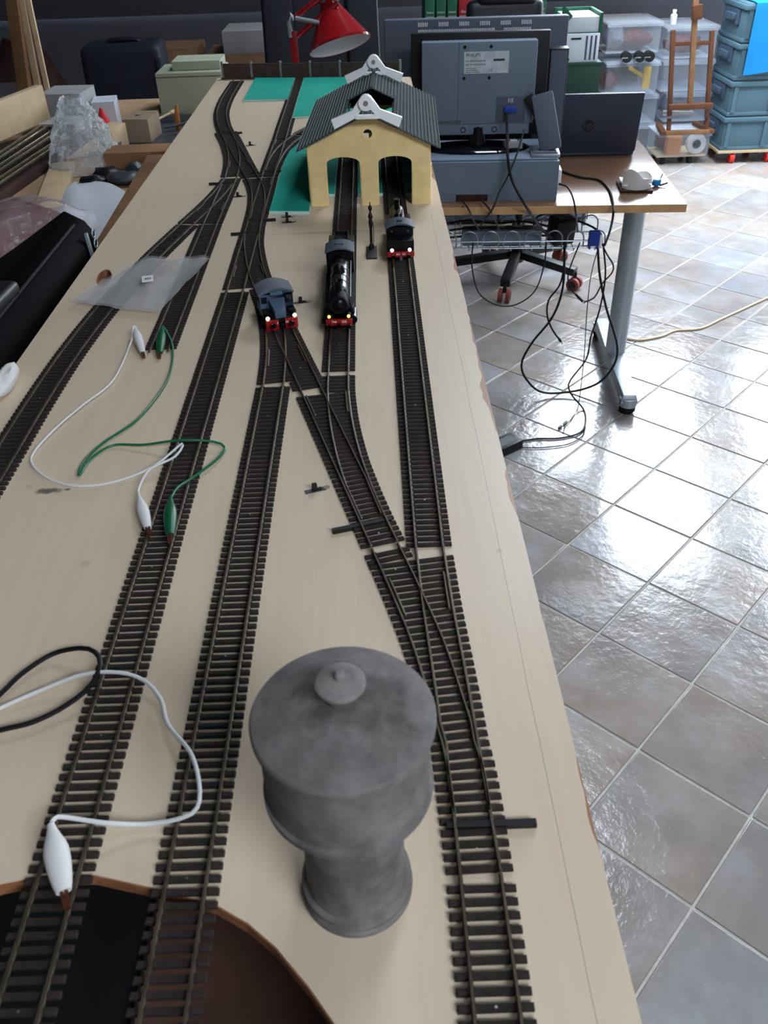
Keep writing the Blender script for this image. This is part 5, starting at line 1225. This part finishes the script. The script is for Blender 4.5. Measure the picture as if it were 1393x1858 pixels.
rp = thing('red_cone', 'small red paper cone between the white boxes', 'cone', (-.638, 2.205, BZ)); MB().lathe([(0, 0), (.026, 0), (.003, .060), (0, .060)], 20).build('cone', 'red_paper', rp); MB().lathe([(0, 0), (.030, 0), (.030, .003), (0, .003)], 20).build('rim', 'red_paper', rp)
gb = carton('pale green box standing at the far end of the bench', (-.545, 2.42, BZ - .01), (-.375, 2.56, BZ + .085), 'pale_green', flaps=False)
MB().b2((-.085, -.07, .095), (.085, .07, .104)).build('lid', 'pale_green', gb, bevel=.002)
carton('slim pale green box lying on the larger green box', (-.505, 2.45, BZ + .0945), (-.380, 2.55, BZ + .115), 'pale_green')
for k, (px, py, L, mt, lab) in enumerate(((318, 232, .05, 'tool_grey', 'grey screwdriver on a tray near the board edge'), (296, 216, .07, 'pine', 'thin wooden stick on the tray near the green box'))):
    p = onz(px, py, BZ + .02); t = thing('hand_tool', lab, 'tool', p, R(30 + 40 * k)); MB().cyl((-L / 2, 0, .004), (L / 2, 0, .006), .003, 10).build('shaft', mt, t); MB().cyl((L / 2, 0, .006), (L / 2 + .02, 0, .006), .005, 10).build('handle', mt, t)
p = onz(322, 225, BZ + .02); t = thing('wooden_handle', 'short orange wooden handle standing near the board edge', 'handle', p); MB().tube([(0, 0, -.018), (0, 0, 0), (.002, 0, .02), (.004, .004, .040)], [.004, .007, .006, .004], 12).build('grip', 'orange_wood', t); MB().cyl((0, 0, -.022), (0, 0, -.015), .005, 12).build('ferrule', 'dark_brown', t)
gt = thing('metal_tray', 'shallow grey tray behind the brown plank', 'tray', (-.46, 2.14, BZ), R(-3)); MB().b2((-.10, -.16, 0), (.09, .16, .006)).build('bottom', 'tool_grey', gt, smooth=False)
for lo, hi in (((-.10, -.16, .006), (.09, -.156, .022)), ((-.10, .156, .006), (.09, .16, .022)), ((-.10, -.16, .006), (-.096, .16, .022)), ((.086, -.16, .006), (.09, .16, .022))): MB().b2(lo, hi).build('rim', 'steel', gt, smooth=False)
for k, (x, y, s) in enumerate(((-.54, 1.82, .030), (-.50, 1.78, .034), (-.555, 1.76, .026), (-.49, 1.85, .022))):
    blob('scrap_piece', ['dark metal scrap by the bubble wrap', 'dark grey scrap piece next to the beam', 'small grey scrap at the paper edge', 'little dark scrap behind the other scraps'][k], 'scrap', 'tool_grey' if k % 2 else 'black_plastic', (x, y, BZ), (s, s * .8, .012), 20 + k, 'lump')
# black case, wrapped thing and black lump
bc = thing('equipment_case', 'long black case with three silver rings on its end', 'case', (-.40, .85, BZ))
MB().add([(-.24, -.32, 0), (.052, -.32, 0), (.052, .232, 0), (-.06, .270, 0), (-.20, -.32, .095), (.034, -.32, .150), (.034, .230, .152), (.004, .264, .154), (-.045, .22, .125), (.048, -.32, .135), (.048, .232, .137)],
         [(0, 3, 2, 1), (0, 1, 9, 5, 4), (3, 0, 4, 8, 7), (1, 2, 10, 9), (9, 10, 6, 5), (4, 5, 6, 7, 8), (2, 3, 7, 6, 10)]).build('shell', 'case_black', bc, bevel=.007, segs=3)
for k in range(3):
    pt = Vector((.0500, .212, .138 - k * .0125))
    MB().tube([pt + Vector((.0015, .0065 * math.cos(a), .0052 * math.sin(a))) for a in [2 * PI * q / 14 for q in range(15)]], .0010, 6).build('ring', 'silver_paint', bc)
MB().bar((.0525, .188, .10), (.0500, .188, .146), .003, .006, (0, 1, 0)).build('end_band', 'silver_paint', bc, smooth=False)
MB().tube(smooth([(.034, -.28, .151), (.034, -.1, .152), (.034, .20, .153)], .05), .0018, 6).build('seam', 'rubber', bc)
wrp = thing('wrapped_parcel', 'maroon parcel in shiny clear film leaning on the black case', 'parcel', (-.500, 1.125, BZ + .105), R(-32))
MB().box((0, 0, .014), (.10, .17, .040), 0, 0, R(6)).build('contents', 'maroon', wrp, bevel=.015, segs=3)
MB().grid(lambda u, v: Vector(((u - .5) * .14 + .02 * noise.noise(Vector((u * 3, v * 3, 4))), (v - .5) * .24, .040 - .028 * max(0, (abs(u - .5) - .3) * 5) - .02 * max(0, (abs(v - .5) - .36) * 6) + .008 * noise.noise(Vector((u * 6, v * 6, 0))))), 26, 30).build('film', 'pink_film', wrp)
bl2 = thing('black_pouch', 'small glossy black pouch lying on the black case', 'pouch', (-.392, .745, BZ + .1495), R(-3))
MB().box((0, 0, .008), (.046, .20, .016)).build('body', 'black_plastic', bl2, bevel=.006, segs=3); MB().bar((.0, -.09, .016), (.0, .09, .016), .004, .002).build('zip', 'tool_grey', bl2)
blob('tissue', 'crumpled white tissue at the board edge by the black pouch', 'tissue', 'white_matt', (-.326, .665, ZB), (.010, .030, .007), 30, 'paper')
bpy.context.view_layer.update()
